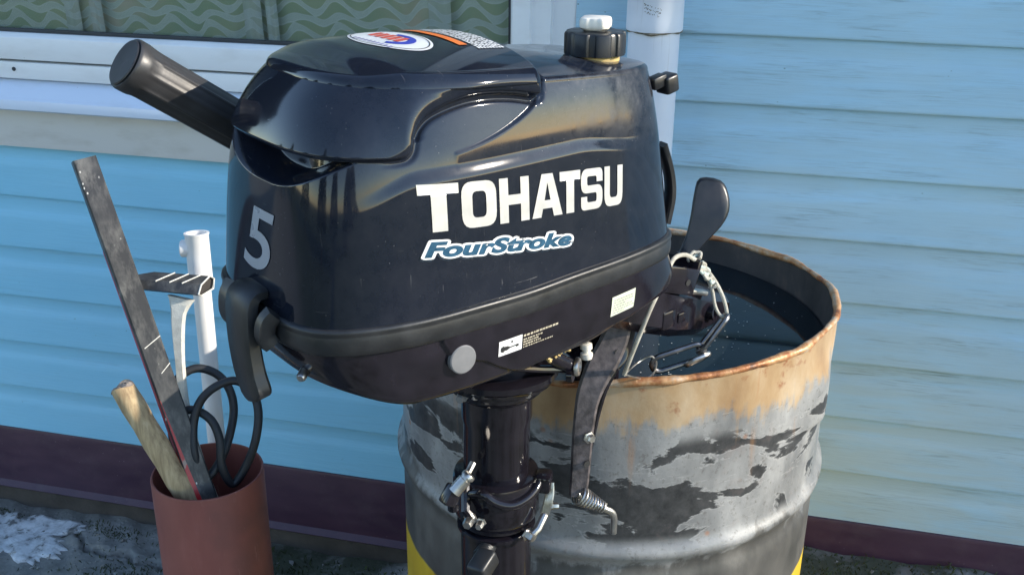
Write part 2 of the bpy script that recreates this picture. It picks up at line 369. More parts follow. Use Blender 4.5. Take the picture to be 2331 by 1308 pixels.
def tube(P, r, n=12, closed=False, cap=True):
    P, T, N, B = frames(P, closed); k = len(P); r = np.broadcast_to(np.asarray(r, float), (k,))
    a = np.linspace(0, 2*np.pi, n, endpoint=False)
    V = P[:, None]+r[:, None, None]*(np.cos(a)[None, :, None]*N[:, None]+np.sin(a)[None, :, None]*B[:, None])
    V = V.reshape(-1, 3); F = []
    for i in range(k if closed else k-1):
        j = (i+1) % k
        F += [(i*n+q, i*n+(q+1) % n, j*n+(q+1) % n, j*n+q) for q in range(n)]
    if cap and not closed: F += [tuple(range(n))[::-1], tuple((k-1)*n+q for q in range(n))]
    return V, F
def smoothpath(P, m=8, closed=False):
    P = [np.asarray(p, float) for p in P]; n = len(P); out = []
    for i in range(n if closed else n-1):
        g = (lambda k: P[k % n]) if closed else (lambda k: P[min(max(k, 0), n-1)])
        p0, p1, p2, p3 = g(i-1), g(i), g(i+1), g(i+2)
        for t in np.linspace(0, 1, m, endpoint=False):
            out.append(.5*((2*p1)+(p2-p0)*t+(2*p0-5*p1+4*p2-p3)*t*t+(3*p1-p0-3*p2+p3)*t**3))
    if not closed: out.append(P[-1])
    return np.array(out)
def lathe(prof, n=32, c=(0, 0, 0), axis=(0, 0, 1), cap=True):
    ax = Vector(axis).normalized(); q = Vector((0, 0, 1)).rotation_difference(ax); V = []; F = []
    for (r, z) in prof:
        for i in range(n):
            a = 2*math.pi*i/n; v = q @ Vector((r*math.cos(a), r*math.sin(a), z)); V.append((v.x+c[0], v.y+c[1], v.z+c[2]))
    for k in range(len(prof)-1):
        F += [(k*n+i, k*n+(i+1) % n, (k+1)*n+(i+1) % n, (k+1)*n+i) for i in range(n)]
    if cap: F += [tuple(range(n))[::-1], tuple((len(prof)-1)*n+i for i in range(n))]
    return V, F
def rbox(c, s, bev=.002, rot=None, seg=2):
    bm = bmesh.new(); bmesh.ops.create_cube(bm, size=1)
    bmesh.ops.scale(bm, vec=s, verts=bm.verts)
    if bev: bmesh.ops.bevel(bm, geom=bm.edges[:], offset=bev, segments=seg, affect='EDGES', profile=.5)
    Mx = Matrix.Translation(c) @ (rot.to_4x4() if rot is not None else Matrix())
    bmesh.ops.transform(bm, matrix=Mx, verts=bm.verts); bm.verts.index_update()
    V = [tuple(v.co) for v in bm.verts]; F = [tuple(v.index for v in f.verts) for f in bm.faces]; bm.free(); return V, F
def prism(poly, axis, a, b, bev=0.0):
    """extrude a 2D polygon between a and b along axis 'x','y' or 'z' (poly gives the two other coordinates in order)"""
    bm = bmesh.new()
    def co(p, t): return {'x': (t, p[0], p[1]), 'y': (p[0], t, p[1]), 'z': (p[0], p[1], t)}[axis]
    f = bm.faces.new([bm.verts.new(co(p, a)) for p in poly])
    e = bmesh.ops.extrude_face_region(bm, geom=[f]); vs = [g for g in e['geom'] if isinstance(g, bmesh.types.BMVert)]
    bmesh.ops.translate(bm, verts=vs, vec=co((0, 0), b-a))
    bmesh.ops.recalc_face_normals(bm, faces=bm.faces[:])
    if bev: bmesh.ops.bevel(bm, geom=bm.edges[:], offset=bev, segments=2, affect='EDGES', profile=.5)
    bm.verts.index_update(); V = [tuple(v.co) for v in bm.verts]; F = [tuple(v.index for v in q.verts) for q in bm.faces]; bm.free(); return V, F
def grid_faces(nu, nv, closed_u=True):
    i = np.arange(nu if closed_u else nu-1); j = np.arange(nv-1); I, J = np.meshgrid(i, j, indexing='ij'); I2 = (I+1) % nu
    return np.stack([I*nv+J, I2*nv+J, I2*nv+J+1, I*nv+J+1], -1).reshape(-1, 4)
def np_obj(name, V, F, mat, parent=None):
    me = bpy.data.meshes.new(name); V = np.asarray(V, np.float32); F = np.asarray(F, np.int32)
    used = np.unique(F); mp = -np.ones(len(V), np.int32); mp[used] = np.arange(len(used)); V = V[used]; F = mp[F]
    me.vertices.add(len(V)); me.vertices.foreach_set('co', V.ravel())
    me.loops.add(F.size); me.loops.foreach_set('vertex_index', F.ravel())
    me.polygons.add(len(F)); me.polygons.foreach_set('loop_start', np.arange(0, F.size, F.shape[1], dtype=np.int32))
    me.update(calc_edges=True); me.validate(); return link_mesh(name, me, mat, parent)
def empty(name, loc=(0, 0, 0), rz=0.0):
    o = bpy.data.objects.new(name, None); COL.objects.link(o); o.location = loc; o.rotation_euler = (0, 0, rz); o.empty_display_size = .05; return o
def tag(o, label, cat, group=None):
    o['label'] = label; o['category'] = cat
    if group: o['group'] = group
    return o
def struct(o, kind='structure'): o['kind'] = kind; return o
def sm(a, b, x): t = np.clip((x-a)/(b-a), 0, 1); return t*t*(3-2*t)

# ---------------------------------------------------------------- ground
def gh(x, y):
    base = -.13 + (.085+.13)*sm(-.66, -.468, x)
    nz = .004*np.sin(x*17+y*9)+.003*np.sin(x*41-y*33+1.3)+.002*np.sin(x*83+y*71)
    return base + nz*sm(-3, -1, y)*sm(.6, .3, np.abs(y)) + .010*sm(-.25, 0, y)*0
crack = np.array([(-1.56, -.075), (-1.51, -.070), (-1.46, -.085), (-1.43, -.078), (-1.39, -.098), (-1.36, -.125), (-1.32, -.128), (-1.27, -.120), (-1.22, -.132), (-1.15, -.128), (-1.08, -.14)])
def polydist(px, py, L):
    d = np.full(px.shape, 1e9)
    for a, b in zip(L[:-1], L[1:]):
        ab = b-a; t = np.clip(((px-a[0])*ab[0]+(py-a[1])*ab[1])/(ab@ab), 0, 1)
        d = np.minimum(d, np.hypot(px-a[0]-t*ab[0], py-a[1]-t*ab[1]))
    return d
xs = np.unique(np.concatenate([np.linspace(-60, -3, 14), np.arange(-2.6, -1.75, .05), np.arange(-1.75, -1.0, .005), np.arange(-1.0, 1.4, .04), np.linspace(1.6, 60, 14)]))
ys = np.unique(np.concatenate([np.linspace(-60, -2.2, 16), np.arange(-2, -.42, .08), np.arange(-.42, .05, .005), np.linspace(.08, 60, 14)]))
XX, YY = np.meshgrid(xs, ys, indexing='ij'); ZZ = gh(XX, YY)
cd = polydist(XX, YY+.006*np.sin(XX*90)+.003*np.sin(XX*230), crack); ZZ = ZZ - .030*sm(.008, .0, cd) + .004*sm(.05, .01, cd)*(YY > -.11)
ground = np_obj('ground', np.stack([XX, YY, ZZ], -1).reshape(-1, 3), grid_faces(len(xs), len(ys), False), 'conc'); struct(ground)

# ---------------------------------------------------------------- house: siding, window, flashing
XS = -.318; XR = 2.3; XL = -5.5; H = .1125
house = tag(empty('house', (-.3, .06, 0)), 'pale blue board-sided house wall with a white window behind the motor', 'house')
def part(name, g, mat, parent=house, smooth=True, ang=35):
    o = g.obj(name, mat, parent, smooth, ang)
    if parent is house: o.location = -house.location
    return o
# shiplap profile: (y, z) butt edge at the bottom, flat face, concave cove at the top tucked under the next board
prof = [(.006, .0035), (-.0125, .0006), (-.0142, .0), (-.0150, .0015), (-.0148, .004), (-.0100, .060), (-.0090, .070), (-.0060, .077), (-.0045, .085), (-.0040, .100), (-.0036, .1070), (-.0022, .1090), (-.0020, .1138)]
def board(name, x0, x1, zb, mat, seed, ztop=None):
    r = random.Random(seed); n = max(6, int((x1-x0)/.12)); xv = np.linspace(x0, x1, n); V = []; F = []
    ph = r.random()*6; ph2 = r.random()*6; k = len(prof)
    for x in xv:
        dz = .0011*math.sin(x*2.1+ph)+.0005*math.sin(x*7+ph2); dy = .0010*math.sin(x*3.3+ph2)
        for (y, z) in prof: V.append((x, y+dy, min(zb+z+dz, ztop if ztop else 99)))
    for i in range(n-1): F += [(i*k+j, (i+1)*k+j, (i+1)*k+j+1, i*k+j+1) for j in range(k-1)]
    o = part(name, G().add(V, F), mat, ang=50); return o
zl0 = .6535 + H; ZBL = .6535 - 5*H; ZBR = 1.0444 - 8*H
for k in range(6): board('siding_board', XL, XS-.012, ZBL+k*H, 'sideL', 10+k, .762)
for k in range(14): board('siding_board', XS+.0045, XR, ZBR+k*H, 'sideR', 50+k)
part('wall_sheathing', G().add(*rbox(((XL+XR)/2, .165, 1.2), (XR-XL, .2, 2.9), 0)), 'dark', smooth=False)
jc = G().add(*rbox((XS, -.003, .43), (.020, .020, .68), .002)); part('corner_strip', jc, 'frame')
# base flashing: folded plum sheet with a drip lip
def flashing(x0, x1, zt, zb):
    P = [(.0, zt), (-.018, zt-.002), (-.020, zt-.008), (-.020, zb+.012), (-.030, zb), (-.028, zb-.003), (.0, zb)]
    return G().add(*prism(P, 'x', x0, x1))
part('base_flashing', flashing(XL, -.30, ZBL+.004, -.062), 'flash', ang=25)
part('base_flashing', flashing(-.298, XR, ZBR+.010, -.01), 'flash', ang=25)
part('plinth', G().add(*rbox(((XL+XR)/2, .05, -.15), (XR-XL, .092, .30), .003)), 'plinth')
# window
win = empty('window', (0, 0, 0)); win.parent = house; win.location = -house.location
WX0, WX1, WZ0 = -2.2, -.425, .991
gp = G().add(*rbox(((WX0+WX1)/2, -.006, 1.49), (WX1-WX0+.02, .006, 1.02), 0)); part('glass_pane', gp, 'glass', win, False)
part('gasket', G().add(*rbox(((WX0+WX1)/2, -.0105, WZ0+.002), (WX1-WX0, .010, .008), .001)).add(*rbox((WX1-.002, -.0105, 1.49), (.007, .010, 1.0), .001)), 'gasket', win)
part('bottom_rail', G().add(*prism([(.0, WZ0), (-.022, WZ0-.001), (-.034, WZ0-.008), (-.036, WZ0-.050), (.0, WZ0-.052)], 'x', WX0-.1, WX1+.035, .0015)), 'frame', win)
lr = part('lower_rail', G().add(*rbox(((WX0+XS)/2, -.016, .9195), (XS-WX0+.06, .034, .033), .0025)), 'frame', win)
for x in (-1.416, -1.02, -.90, -.62): part('screw', G().add(*lathe([(.0040, 0), (.0040, .0015), (.003, .0022)], 10, (x, -.033, .922), (0, -1, 0))), 'gasket', win)
part('jamb', G().add(*prism([(WX1, -.020), (WX1+.006, -.034), (WX1+.036, -.036), (WX1+.038, -.026), (WX1+.070, -.024), (WX1+.072, -.012), (XS+.004, -.010), (XS+.004, .0), (WX1, .0)], 'z', .903, 2.0)), 'frame', win, True, 20)
part('sill', G().add(*prism([(.0, .902), (-.020, .899), (-.058, .872), (-.066, .868), (-.068, .850), (-.060, .846), (.0, .852)], 'x', WX0-.2, XS+.02, .001)), 'sillm', win, True, 25)
part('trim_board', G().add(*rbox(((WX0+XS)/2-.1, -.010, .806), (XS-WX0+.25, .022, .088), .002)), 'trim', win)
# curtain close behind the pane, with pleats and three overlaps
cv = []; cx = np.arange(WX0, WX1+.004, .006); zz = np.linspace(.98, 1.99, 14)
def pleat(x):
    y = .030+.004*np.sin(x*19)+.0025*np.sin(x*47+1)
    for c, wd, a in ((-1.325, .045, -.010), (-.99, .05, -.012), (-.60, .035, -.010), (-1.75, .04, -.01)): y += a*np.exp(-((x-c)/wd)**4)
    return y
for x in cx:
    for z in zz: cv.append((x, pleat(x), z))
part('curtain', G().add(cv, grid_faces(len(cx), len(zz), False).tolist()), 'curtain', win, True, 80)

for fx0, fx1, yo in ((-1.318, -1.285, .014), (-1.262, -1.235, .012), (-.941, -.905, .014), (-.895, -.872, .012), (-.582, -.541, .013), (-1.62, -1.57, .013)):
    fx = np.linspace(fx0, fx1, 9); fvv = [(x+.004*math.sin(z*9), yo+.004*math.sin((x-fx0)/(fx1-fx0)*math.pi*2), z) for x in fx for z in zz]
    part('curtain_fold', G().add(fvv, grid_faces(len(fx), len(zz), False).tolist()), 'curtain2', win, True, 80)

# ---------------------------------------------------------------- downpipe
dp = tag(empty('downpipe', (-.176, -.062, .1)), 'white plastic downpipe with a stained coupling fixed to the blue wall', 'downpipe')
def loc_part(name, g, mat, parent, ang=35):
    o = g.obj(name, mat, parent, True, ang); o.location = -parent.location; return o
PX, PY = -.176, -.064
loc_part('pipe', G().add(*lathe([(.0415, .09), (.0415, 1.062)], 48, (PX, PY, 0))), 'dpipe', dp)
cp = loc_part('coupling', G().add(*lathe([(.0418, 1.052), (.0452, 1.054), (.0458, 1.058), (.0455, 1.070), (.0452, 1.112), (.0475, 1.116), (.0475, 1.124), (.0452, 1.128), (.0452, 1.150), (.0425, 1.153)], 48, (PX, PY, 0))), 'dpipe', dp)
loc_part('pipe', G().add(*lathe([(.0415, 1.148), (.0415, 2.4)], 48, (PX, PY, 0))), 'dpipe', dp)
loc_part('joint_stain', G().add(*tube([(PX+.0437*math.cos(a), PY+.0437*math.sin(a), 1.0525+.001*math.sin(a*5)) for a in np.linspace(0, 2*np.pi, 60, endpoint=False)], [.0016+.0008*math.sin(a*3)+.0006*math.sin(a*11) for a in np.linspace(0, 2*np.pi, 60, endpoint=False)], 6, True)), 'grime', dp)
# worn illegible printing on the coupling: small dark flecks lying on its surface
fl = G(); rr = random.Random(4)
for k in range(46):
    a = R(-92 + rr.uniform(-16, 20)); z = 1.094 - .012*(a-R(-108)) + rr.choice((0, .0055, .011))-.008 + rr.uniform(-.0012, .0012); wa = rr.uniform(.010, .04); hz = rr.uniform(.0006, .0018)
    q = [(PX+.0457*math.cos(t), PY+.0457*math.sin(t), zz_) for t, zz_ in ((a, z), (a+wa, z), (a+wa, z+hz), (a, z+hz))]; fl.add(q, [(0, 1, 2, 3)])
loc_part('printed_marks', fl, 'grime', dp)
for z in (.35, 1.7):
    loc_part('clip', G().add(*lathe([(.0425, z-.012), (.044, z-.011), (.044, z+.011), (.0425, z+.012)], 40, (PX, PY, 0), cap=False)).add(*rbox((PX, -.016, z), (.03, .03, .02), .002)), 'dpipe', dp)

# ---------------------------------------------------------------- drum with water
DC = np.array([-.1697, -.463]); DR = .2925; RIMZ = .7555
drum = tag(empty('steel_drum', (DC[0], DC[1], .085)), 'open rusty steel drum, peeling grey above and yellow below, full of water', 'drum')
nth, nz = 360, 190
th = np.linspace(0, 2*np.pi, nth, endpoint=False); tt = np.linspace(0, 1, nz)
def rimtop(t): return RIMZ + .014*np.cos(t) - .006*np.sin(t) + .0020*np.sin(5*t+.6) + .0008*np.sin(13*t) + .0003*np.sin(29*t+2)
def rad(t, z):
    r = DR + 0*z
    r = r + .0085*np.exp(-((z-.540)/.011)**2) - .004*np.exp(-((z-.512)/.012)**2) + .0085*np.exp(-((z-.255)/.011)**2)
    r = r + .0018*np.sin(3*t+1.2)*sm(.5, .75, z) + .0008*np.sin(17*t+z*30)*sm(.6, .75, z) + .0012*np.sin(7*t-z*22)*sm(.5, .62, z)
    # bulged, folded flap on the right-hand side under the rim
    fa = np.exp(-((np.mod(t+np.pi, 2*np.pi)-np.pi+.33)/.12)**2)
    r = r + .009*fa*sm(.640, .652, z)*sm(.752, .70, z)
    return r
T2, S2 = np.meshgrid(th, tt, indexing='ij'); Z2 = .085 + S2*(rimtop(T2)-.085)
R2 = rad(T2, Z2)
V = np.stack([R2*np.cos(T2), R2*np.sin(T2), Z2-.085], -1).reshape(-1, 3)
shell = np_obj('shell', V, grid_faces(nth, nz), 'drum', drum)
# object-space heights for the paint: keep mesh z equal to world z
def drum_shift(o):
    n = len(o.data.vertices); a = np.empty(n*3, np.float32); o.data.vertices.foreach_get('co', a); a = a.reshape(-1, 3); a[:, 2] += .085
    o.data.vertices.foreach_set('co', a.ravel()); o.data.update(); o.location = (0, 0, -.085)
drum_shift(shell)
ti = np.linspace(0, 1, 40); T3, S3 = np.meshgrid(th, ti, indexing='ij'); Z3 = rimtop(T3)-.001 - S3*(rimtop(T3)-.11); R3 = rad(T3, Z3)-.0035
inner = np_obj('lining', np.stack([R3*np.cos(T3), R3*np.sin(T3), Z3-.085], -1).reshape(-1, 3), grid_faces(nth, 40)[:, ::-1], 'inner', drum); drum_shift(inner)
bot = obj('drum_bottom', *lathe([(.05, 0), (DR-.004, 0), (DR-.002, .02)], 64, (0, 0, .002)), 'inner', drum)
# rolled, battered rim bead
n_r = 420; tr = np.linspace(0, 2*np.pi, n_r, endpoint=False)
rb = .0046 + .0008*np.sin(9*tr+1)+.0004*np.sin(23*tr)+.0003*np.sin(47*tr+2)+.0009*rng.standard_normal(n_r)
rb = np.convolve(np.concatenate([rb[-2:], rb, rb[:2]]), [.2, .2, .2, .2, .2], 'valid')
rp = np.stack([(rad(tr, rimtop(tr))-.0015)*np.cos(tr), (rad(tr, rimtop(tr))-.0015)*np.sin(tr), rimtop(tr)-.085], -1)
rim = obj('rim', *tube(rp, np.clip(rb, .003, .009), 12, True), 'rim', drum)
wv = [(DC[0], DC[1], .716)] + [(DC[0]+(DR-.006)*math.cos(t), DC[1]+(DR-.006)*math.sin(t), .716) for t in np.linspace(0, 2*np.pi, 96, endpoint=False)]
water = obj('water', wv, [(0, i+1, (i+1) % 96+1) for i in range(96)], 'water', smooth=False); struct(water)
g = G(); rr = random.Random(12)
for k in range(150):
    a = rr.uniform(-1.3, .9); q = rr.uniform(.02, .27) if k % 3 else rr.uniform(.12, .2); x = DC[0]+q*math.cos(a); y = DC[1]+q*math.sin(a); s = rr.uniform(.0003, .0011)
    g.add([(x+s*math.cos(t)*rr.uniform(.7, 1.4), y+s*math.sin(t), .7172) for t in (0, 1.3, 2.6, 3.9, 5.2)], [(0, 1, 2, 3, 4)])
fs = g.obj('floating_specks', 'float', None, False); struct(fs, 'stuff'); fs['label'] = 'pale dust specks floating on the dark water'

# ---------------------------------------------------------------- outboard motor
MO = Vector((-.23705, -.84110, 0.0)); MA = R(52)
motor = tag(empty('outboard_motor', MO, MA), 'glossy black outboard motor with silver lettering, hung on the drum rim', 'outboard motor')
XC = -.0575
def seg(x, w_, c_): return w_
def outline(ph, xa, xf, wd, na=4.0, nf=5.0):
    """plan superellipse; ph 0 = fore; returns x, y"""
    c, s = np.cos(ph), np.sin(ph); hl = np.where(c < 0, XC-xa, xf-XC); n = np.where(c < 0, na, nf)
    m = (np.abs(c)**n+np.abs(s)**n)**(-1/n)
    x = XC+hl*c*m; y = wd*s*m
    y = y*(1-.10*sm(-.12, .13, x)); return x, y
NU = 960
pp = np.linspace(0, 2*np.pi, 4001); ox, oy = outline(pp, -.257, .142, .121); dl = np.concatenate([[0], np.cumsum(np.hypot(np.diff(ox), np.diff(oy)))])
PH = np.interp(np.linspace(0, dl[-1], NU, endpoint=False), dl, pp)
ZB = .951
def zedge(x): return 1.1405-.055*(x+.2)
sV = np.linspace(0, 1, 300); aV = np.linspace(0, 1, 16)[1:]; dV = (1-np.linspace(0, 1, 130)[1:-1]**1.0)
ER = .006
rows = []
x0, y0 = outline(PH, -.228, .113, .102)
for s in sV:
    k = s; xa = -.2575+.018*k+.030*k**6; xf = .1655-.030*k; wd = .1215-.008*k-.0115*k**5
    x, y = outline(PH, xa, xf, wd, 4.0-.9*k**3, 5.0)
    x = np.where(x < XC, XC+(x-XC)*(1-.010*sm(.7, 1, s)), x)
    rows.append(np.stack([x, y, ZB+s*(zedge(x)-ER-ZB)], -1))
xt, yt = rows[-1][:, 0].copy(), rows[-1][:, 1].copy(); ze = zedge(xt)
nx = np.gradient(np.concatenate([yt[-1:], yt, yt[:1]]))[1:-1]; ny = -np.gradient(np.concatenate([xt[-1:], xt, xt[:1]]))[1:-1]
ln = np.hypot(nx, ny); nx, ny = nx/ln, ny/ln
for a in aV:
    t = a*math.pi/2*.93; rows.append(np.stack([xt-nx*ER*(1-math.cos(t)), yt-ny*ER*(1-math.cos(t)), ze-ER+ER*math.sin(t)], -1))
xe, ye, zl = rows[-1][:, 0].copy(), rows[-1][:, 1].copy(), rows[-1][:, 2].copy()
for q in dV:
    x = XC+(xe-XC)*q; y = ye*q; cr = .0155-.006*sm(-.03, .08, x)
    rows.append(np.stack([x, y, zedge(x)+(zl-zedge(xe))*q**4+cr*(1-q**2.2)], -1))
P = np.stack(rows, 1)                                     # NU x NV x 3
NV = P.shape[1]
def normals(P):
    du = np.roll(P, -1, 0)-np.roll(P, 1, 0); dv = np.gradient(P, axis=1); n = np.cross(du, dv); return n/(np.linalg.norm(n, axis=2)[..., None]+1e-12)
Nn = normals(P)
X, Y, Z = P[..., 0], P[..., 1], P[..., 2]
def sdpoly(px, pz, poly):
    poly = np.asarray(poly); d = polydist(px, pz, np.vstack([poly, poly[:1]])); ins = np.zeros(px.shape, bool); n = len(poly); j = n-1
    for i in range(n):
        xi, zi = poly[i]; xj, zj = poly[j]
        c = ((zi > pz) != (zj > pz)) & (px < (xj-xi)*(pz-zi)/(zj-zi+1e-15)+xi); ins ^= c; j = i
    return np.where(ins, d, -d)
CAP = smoothpath([(-.186, 1.0835), (-.172, 1.0845), (-.1655, 1.090), (-.1625, 1.098), (-.157, 1.107), (-.147, 1.1145), (-.130, 1.1200), (-.108, 1.1235), (-.085, 1.1235), (-.060, 1.1205), (-.0385, 1.1160), (-.0345, 1.1180), (-.0335, 1.125)], 5)
cap_poly = [(-.45, 1.0880), (-.25, 1.0870), (-.21, 1.0845)]+[tuple(p) for p in CAP]+[(-.0335, 1.30), (-.45, 1.30)]
sdc = sdpoly(X, Z, cap_poly)
TK = smoothpath([(-.0265, 1.30), (-.0265, 1.132), (-.0275, 1.126), (-.033, 1.115), (-.043, 1.1065), (-.058, 1.0990), (-.078, 1.0915), (-.100, 1.0855), (-.125, 1.081)], 5)
tank_poly = [tuple(p) for p in TK]+[(-.125, .9), (.4, .9), (.4, 1.30)]
sdt = sdpoly(X, Z, tank_poly)                              # >0 on the tank / lower side
def bead(s, r): q = np.clip(s/r, 0, 1); return np.sqrt(np.clip(1-(1-q)**2, 0, 1))*sm(-.0002, .0022, s)
capH = .0040+.0042*sm(-.190, -.155, X)
bR = .0028+.0110*sm(-.188, -.158, X)*sm(1.135, 1.125, Z)
D = capH*bead(sdc, bR)-.0018*np.exp(-((sdc+.0035)/.0022)**2)*sm(-.195, -.175, X)*sm(1.076, 1.086, Z)
# the pocket under the arch
pocket = sm(.0005, -.0035, sdt)*sm(1.066, 1.120, Z)*(X < 0)*sm(-.215, -.150, X)*sm(.0016, -.0010, sdc)
D = D-.0030*pocket
D = D-.0035*np.exp(-((sdt+.003)/.0022)**2)*sm(1.110, 1.124, Z)*sm(-.085, -.065, X)   # groove between cover and tank
# shelf along the flank
zc = 1.0655-.010*sm(.0, .09, X); zc = zc-.02*sm(-.16, -.23, X)
shelf = sm(zc-.004, zc+.009, Z)*sm(-.225, -.15, X)*sm(.125, .06, X)
D = D-.0028*shelf*sm(.0016, -.0010, sdc)*(1-sm(1.09, 1.13, Z)*.4)
D = D-.0020*shelf*(sdc > 0)*0
# carrying notch under the cover at the aft end
nb = 1.0585+.030*np.clip(np.abs((Y+.012)/.088), 0, 1.6)**2.6
notch = sm(0, .0045, Z-nb)*sm(0, .0015, -sdc-.0003)*sm(-.150, -.215, X)
P2 = P+Nn*D[..., None]
ctr = np.stack([np.full(X.shape, -.13), np.zeros(X.shape), Z+.004], -1); inw = ctr-P; inw /= np.linalg.norm(inw, axis=2)[..., None]
P2 = P2+inw*(.034*notch)[..., None]
F = grid_faces(NU, NV)
Vall = P2.reshape(-1, 3); fs_ = sdc.reshape(-1)[F].mean(1)
apex = np.array([[XC, 0, P2[:, -1, 2].mean()+.0001]])
cowl = np_obj('cowl', Vall, F[fs_ <= 0], 'gloss', motor)
cover = np_obj('top_cover', Vall, F[fs_ > 0], 'gloss', motor)
ic = [(i*NV+NV-1) for i in range(NU)]
obj('cover_cap', [tuple(Vall[i]) for i in ic], [tuple(range(NU))], 'gloss', motor)
st = grid_faces(NU//2, (NV+1)//2); Vs = P2[::2, ::2].reshape(-1, 3)
BVH = BVHTree.FromPolygons([tuple(v) for v in Vs.tolist()], [tuple(f) for f in st.tolist()])

# rubber seal band and lower pan
def loft(levels, closed=True): return np.stack(levels, 1)
def band_rows(profile, xa=-.2575, xf=.1655, wd=.1215):
    x, y = outline(PH, xa, xf, wd); gx = np.gradient(np.concatenate([y[-1:], y, y[:1]]))[1:-1]; gy = -np.gradient(np.concatenate([x[-1:], x, x[:1]]))[1:-1]; l = np.hypot(gx, gy)
    return np.stack([np.stack([x+gx/l*o, y+gy/l*o, np.full(x.shape, z)], -1) for o, z in profile], 1)
BP = [(-.004, .9535), (.0015, .9540), (.0035, .9530), (.0042, .9505), (.0030, .9485), (.0034, .9470), (.0040, .9430), (.0040, .9390), (.0037, .9350), (.0026, .9320), (.0015, .9310), (-.004, .9310)]
BR = band_rows(BP); BR[..., 2] += (.0006*np.sin(PH*5)+.0003*np.sin(PH*13))[:, None]
np_obj('seal_band', BR.reshape(-1, 3), grid_faces(NU, len(BP))[:, ::-1], 'rubber', motor)
def zbot(x): return .872+.026*sm(-.17, -.262, x)+.018*sm(.02, .14, x)
rows = []
for s in np.linspace(0, 1, 60):
    k = s; x, y = outline(PH, -.2565+.010*k**2.2, .1650+.012*sm(.0, 1, k), .1205-.004*k**2, 3.8, 5.0)
    rows.append(np.stack([x, y, .9345+(zbot(x)+.010-.9345)*s], -1))
xt, yt = rows[-1][:, 0].copy(), rows[-1][:, 1].copy(); zt = rows[-1][:, 2].copy()
for a in np.linspace(0, 1, 14)[1:]:
    t = a*math.pi/2; q = 1-.12*(1-math.cos(t)); rows.append(np.stack([XC+(xt-XC)*q, yt*q, zt-.013*math.sin(t)], -1))
for q in np.linspace(.88, .02, 12)[1:]: rows.append(np.stack([XC+(xt-XC)*q, yt*q, zt-.013-.006*(1-q)], -1))
PP = np.stack(rows, 1); PN = -normals(PP[:, :]); PN = np.where((PN[..., :2]*np.stack([PP[..., 0]-XC, PP[..., 1]], -1)).sum(-1, keepdims=True) < 0, -PN, PN)
panel = [(-.150, .928), (-.142, .914), (-.125, .905), (-.105, .898), (-.092, .889), (-.075, .879), (-.060, .874), (-.02, .878), (.06, .884), (.20, .893), (.20, .94), (-.150, .94)]
sdp = sdpoly(PP[..., 0], PP[..., 2], panel); PP = PP+PN*(.0030*sm(-.0008, .0012, sdp)*(PP[..., 2] > .868))[..., None]
pan = np_obj('lower_pan', PP.reshape(-1, 3), grid_faces(NU, PP.shape[1])[:, ::-1], 'pan', motor)
BVHP = BVHTree.FromPolygons([tuple(v) for v in PP[::2].reshape(-1, 3).tolist()], [tuple(f) for f in grid_faces(NU//2, PP.shape[1]).tolist()])

# ---- lettering and stickers: flat outlines draped on the moulded surface
def fillet(pts, r, n=6, closed=True):
    out = []; m = len(pts)
    for i in range(m):
        p = np.array(pts[i], float)
        if not closed and i in (0, m-1): out.append(p); continue
        a = np.array(pts[i-1], float); b = np.array(pts[(i+1) % m], float); ri = r[i] if isinstance(r, (list, tuple)) else r
        if ri <= 0: out.append(p); continue
        u = (a-p)/np.linalg.norm(a-p); v = (b-p)/np.linalg.norm(b-p); ang = math.acos(max(-1, min(1, u@v))); d = min(ri/math.tan(ang/2), .49*np.linalg.norm(a-p), .49*np.linalg.norm(b-p))
        s, e = p+u*d, p+v*d
        for t in np.linspace(0, 1, n): out.append((1-t)**2*s+2*t*(1-t)*p+t*t*e)
    return [tuple(q) for q in out]
def thick(path, wv_):
    P_ = np.array(path); T = np.gradient(P_, axis=0); T /= np.linalg.norm(T, axis=1)[:, None]; N_ = np.stack([-T[:, 1], T[:, 0]], -1)
    return [tuple(p) for p in (P_+N_*wv_/2)]+[tuple(p) for p in (P_-N_*wv_/2)[::-1]]
def resample(path, n=60):
    P_ = np.array(path); d = np.concatenate([[0], np.cumsum(np.hypot(*np.diff(P_, axis=0).T))]); t = np.linspace(0, d[-1], n)
    return list(zip(np.interp(t, d, P_[:, 0]), np.interp(t, d, P_[:, 1])))
sw = .29; hh = .215          # stem width (of letter width), bar height (of letter height)
GL = {
 'T': [[(0, 1), (1, 1), (1, 1-hh), (.69, 1-hh), (.69, 0), (.31, 0), (.31, 1-hh), (0, 1-hh)]],
 'H': [[(0, 0), (sw, 0), (sw, .40), (1-sw, .40), (1-sw, 0), (1, 0), (1, 1), (1-sw, 1), (1-sw, .62), (sw, .62), (sw, 1), (0, 1)]],
 'A': [[(0, 0), (.29, 0), (.345, .20), (.655, .20), (.71, 0), (1, 0), (.68, 1), (.32, 1)], [(.40, .39), (.60, .39), (.5, .80)]],
 'O': [fillet([(0, 0), (1, 0), (1, 1), (0, 1)], .30), fillet([(.30, .215), (.70, .215), (.70, .785), (.30, .785)], .13)],
 'U': [fillet([(0, 1), (0, 0), (1, 0), (1, 1), (1-sw, 1), (1-sw, .215), (sw, .215), (sw, 1)], [0, .30, .30, 0, 0, .12, .12, 0])],
 'S': [fillet([(1, .67), (1, 1), (0, 1), (0, .41), (.72, .41), (.72, .185), (.28, .185), (.28, .33), (0, .33), (0, 0), (1, 0), (1, .595), (.28, .595), (.28, .815), (.72, .815), (.72, .67)],
             [0, .28, .28, .24, .07, .07, .07, 0, 0, .28, .28, .24, .07, .07, .07, 0])],
}
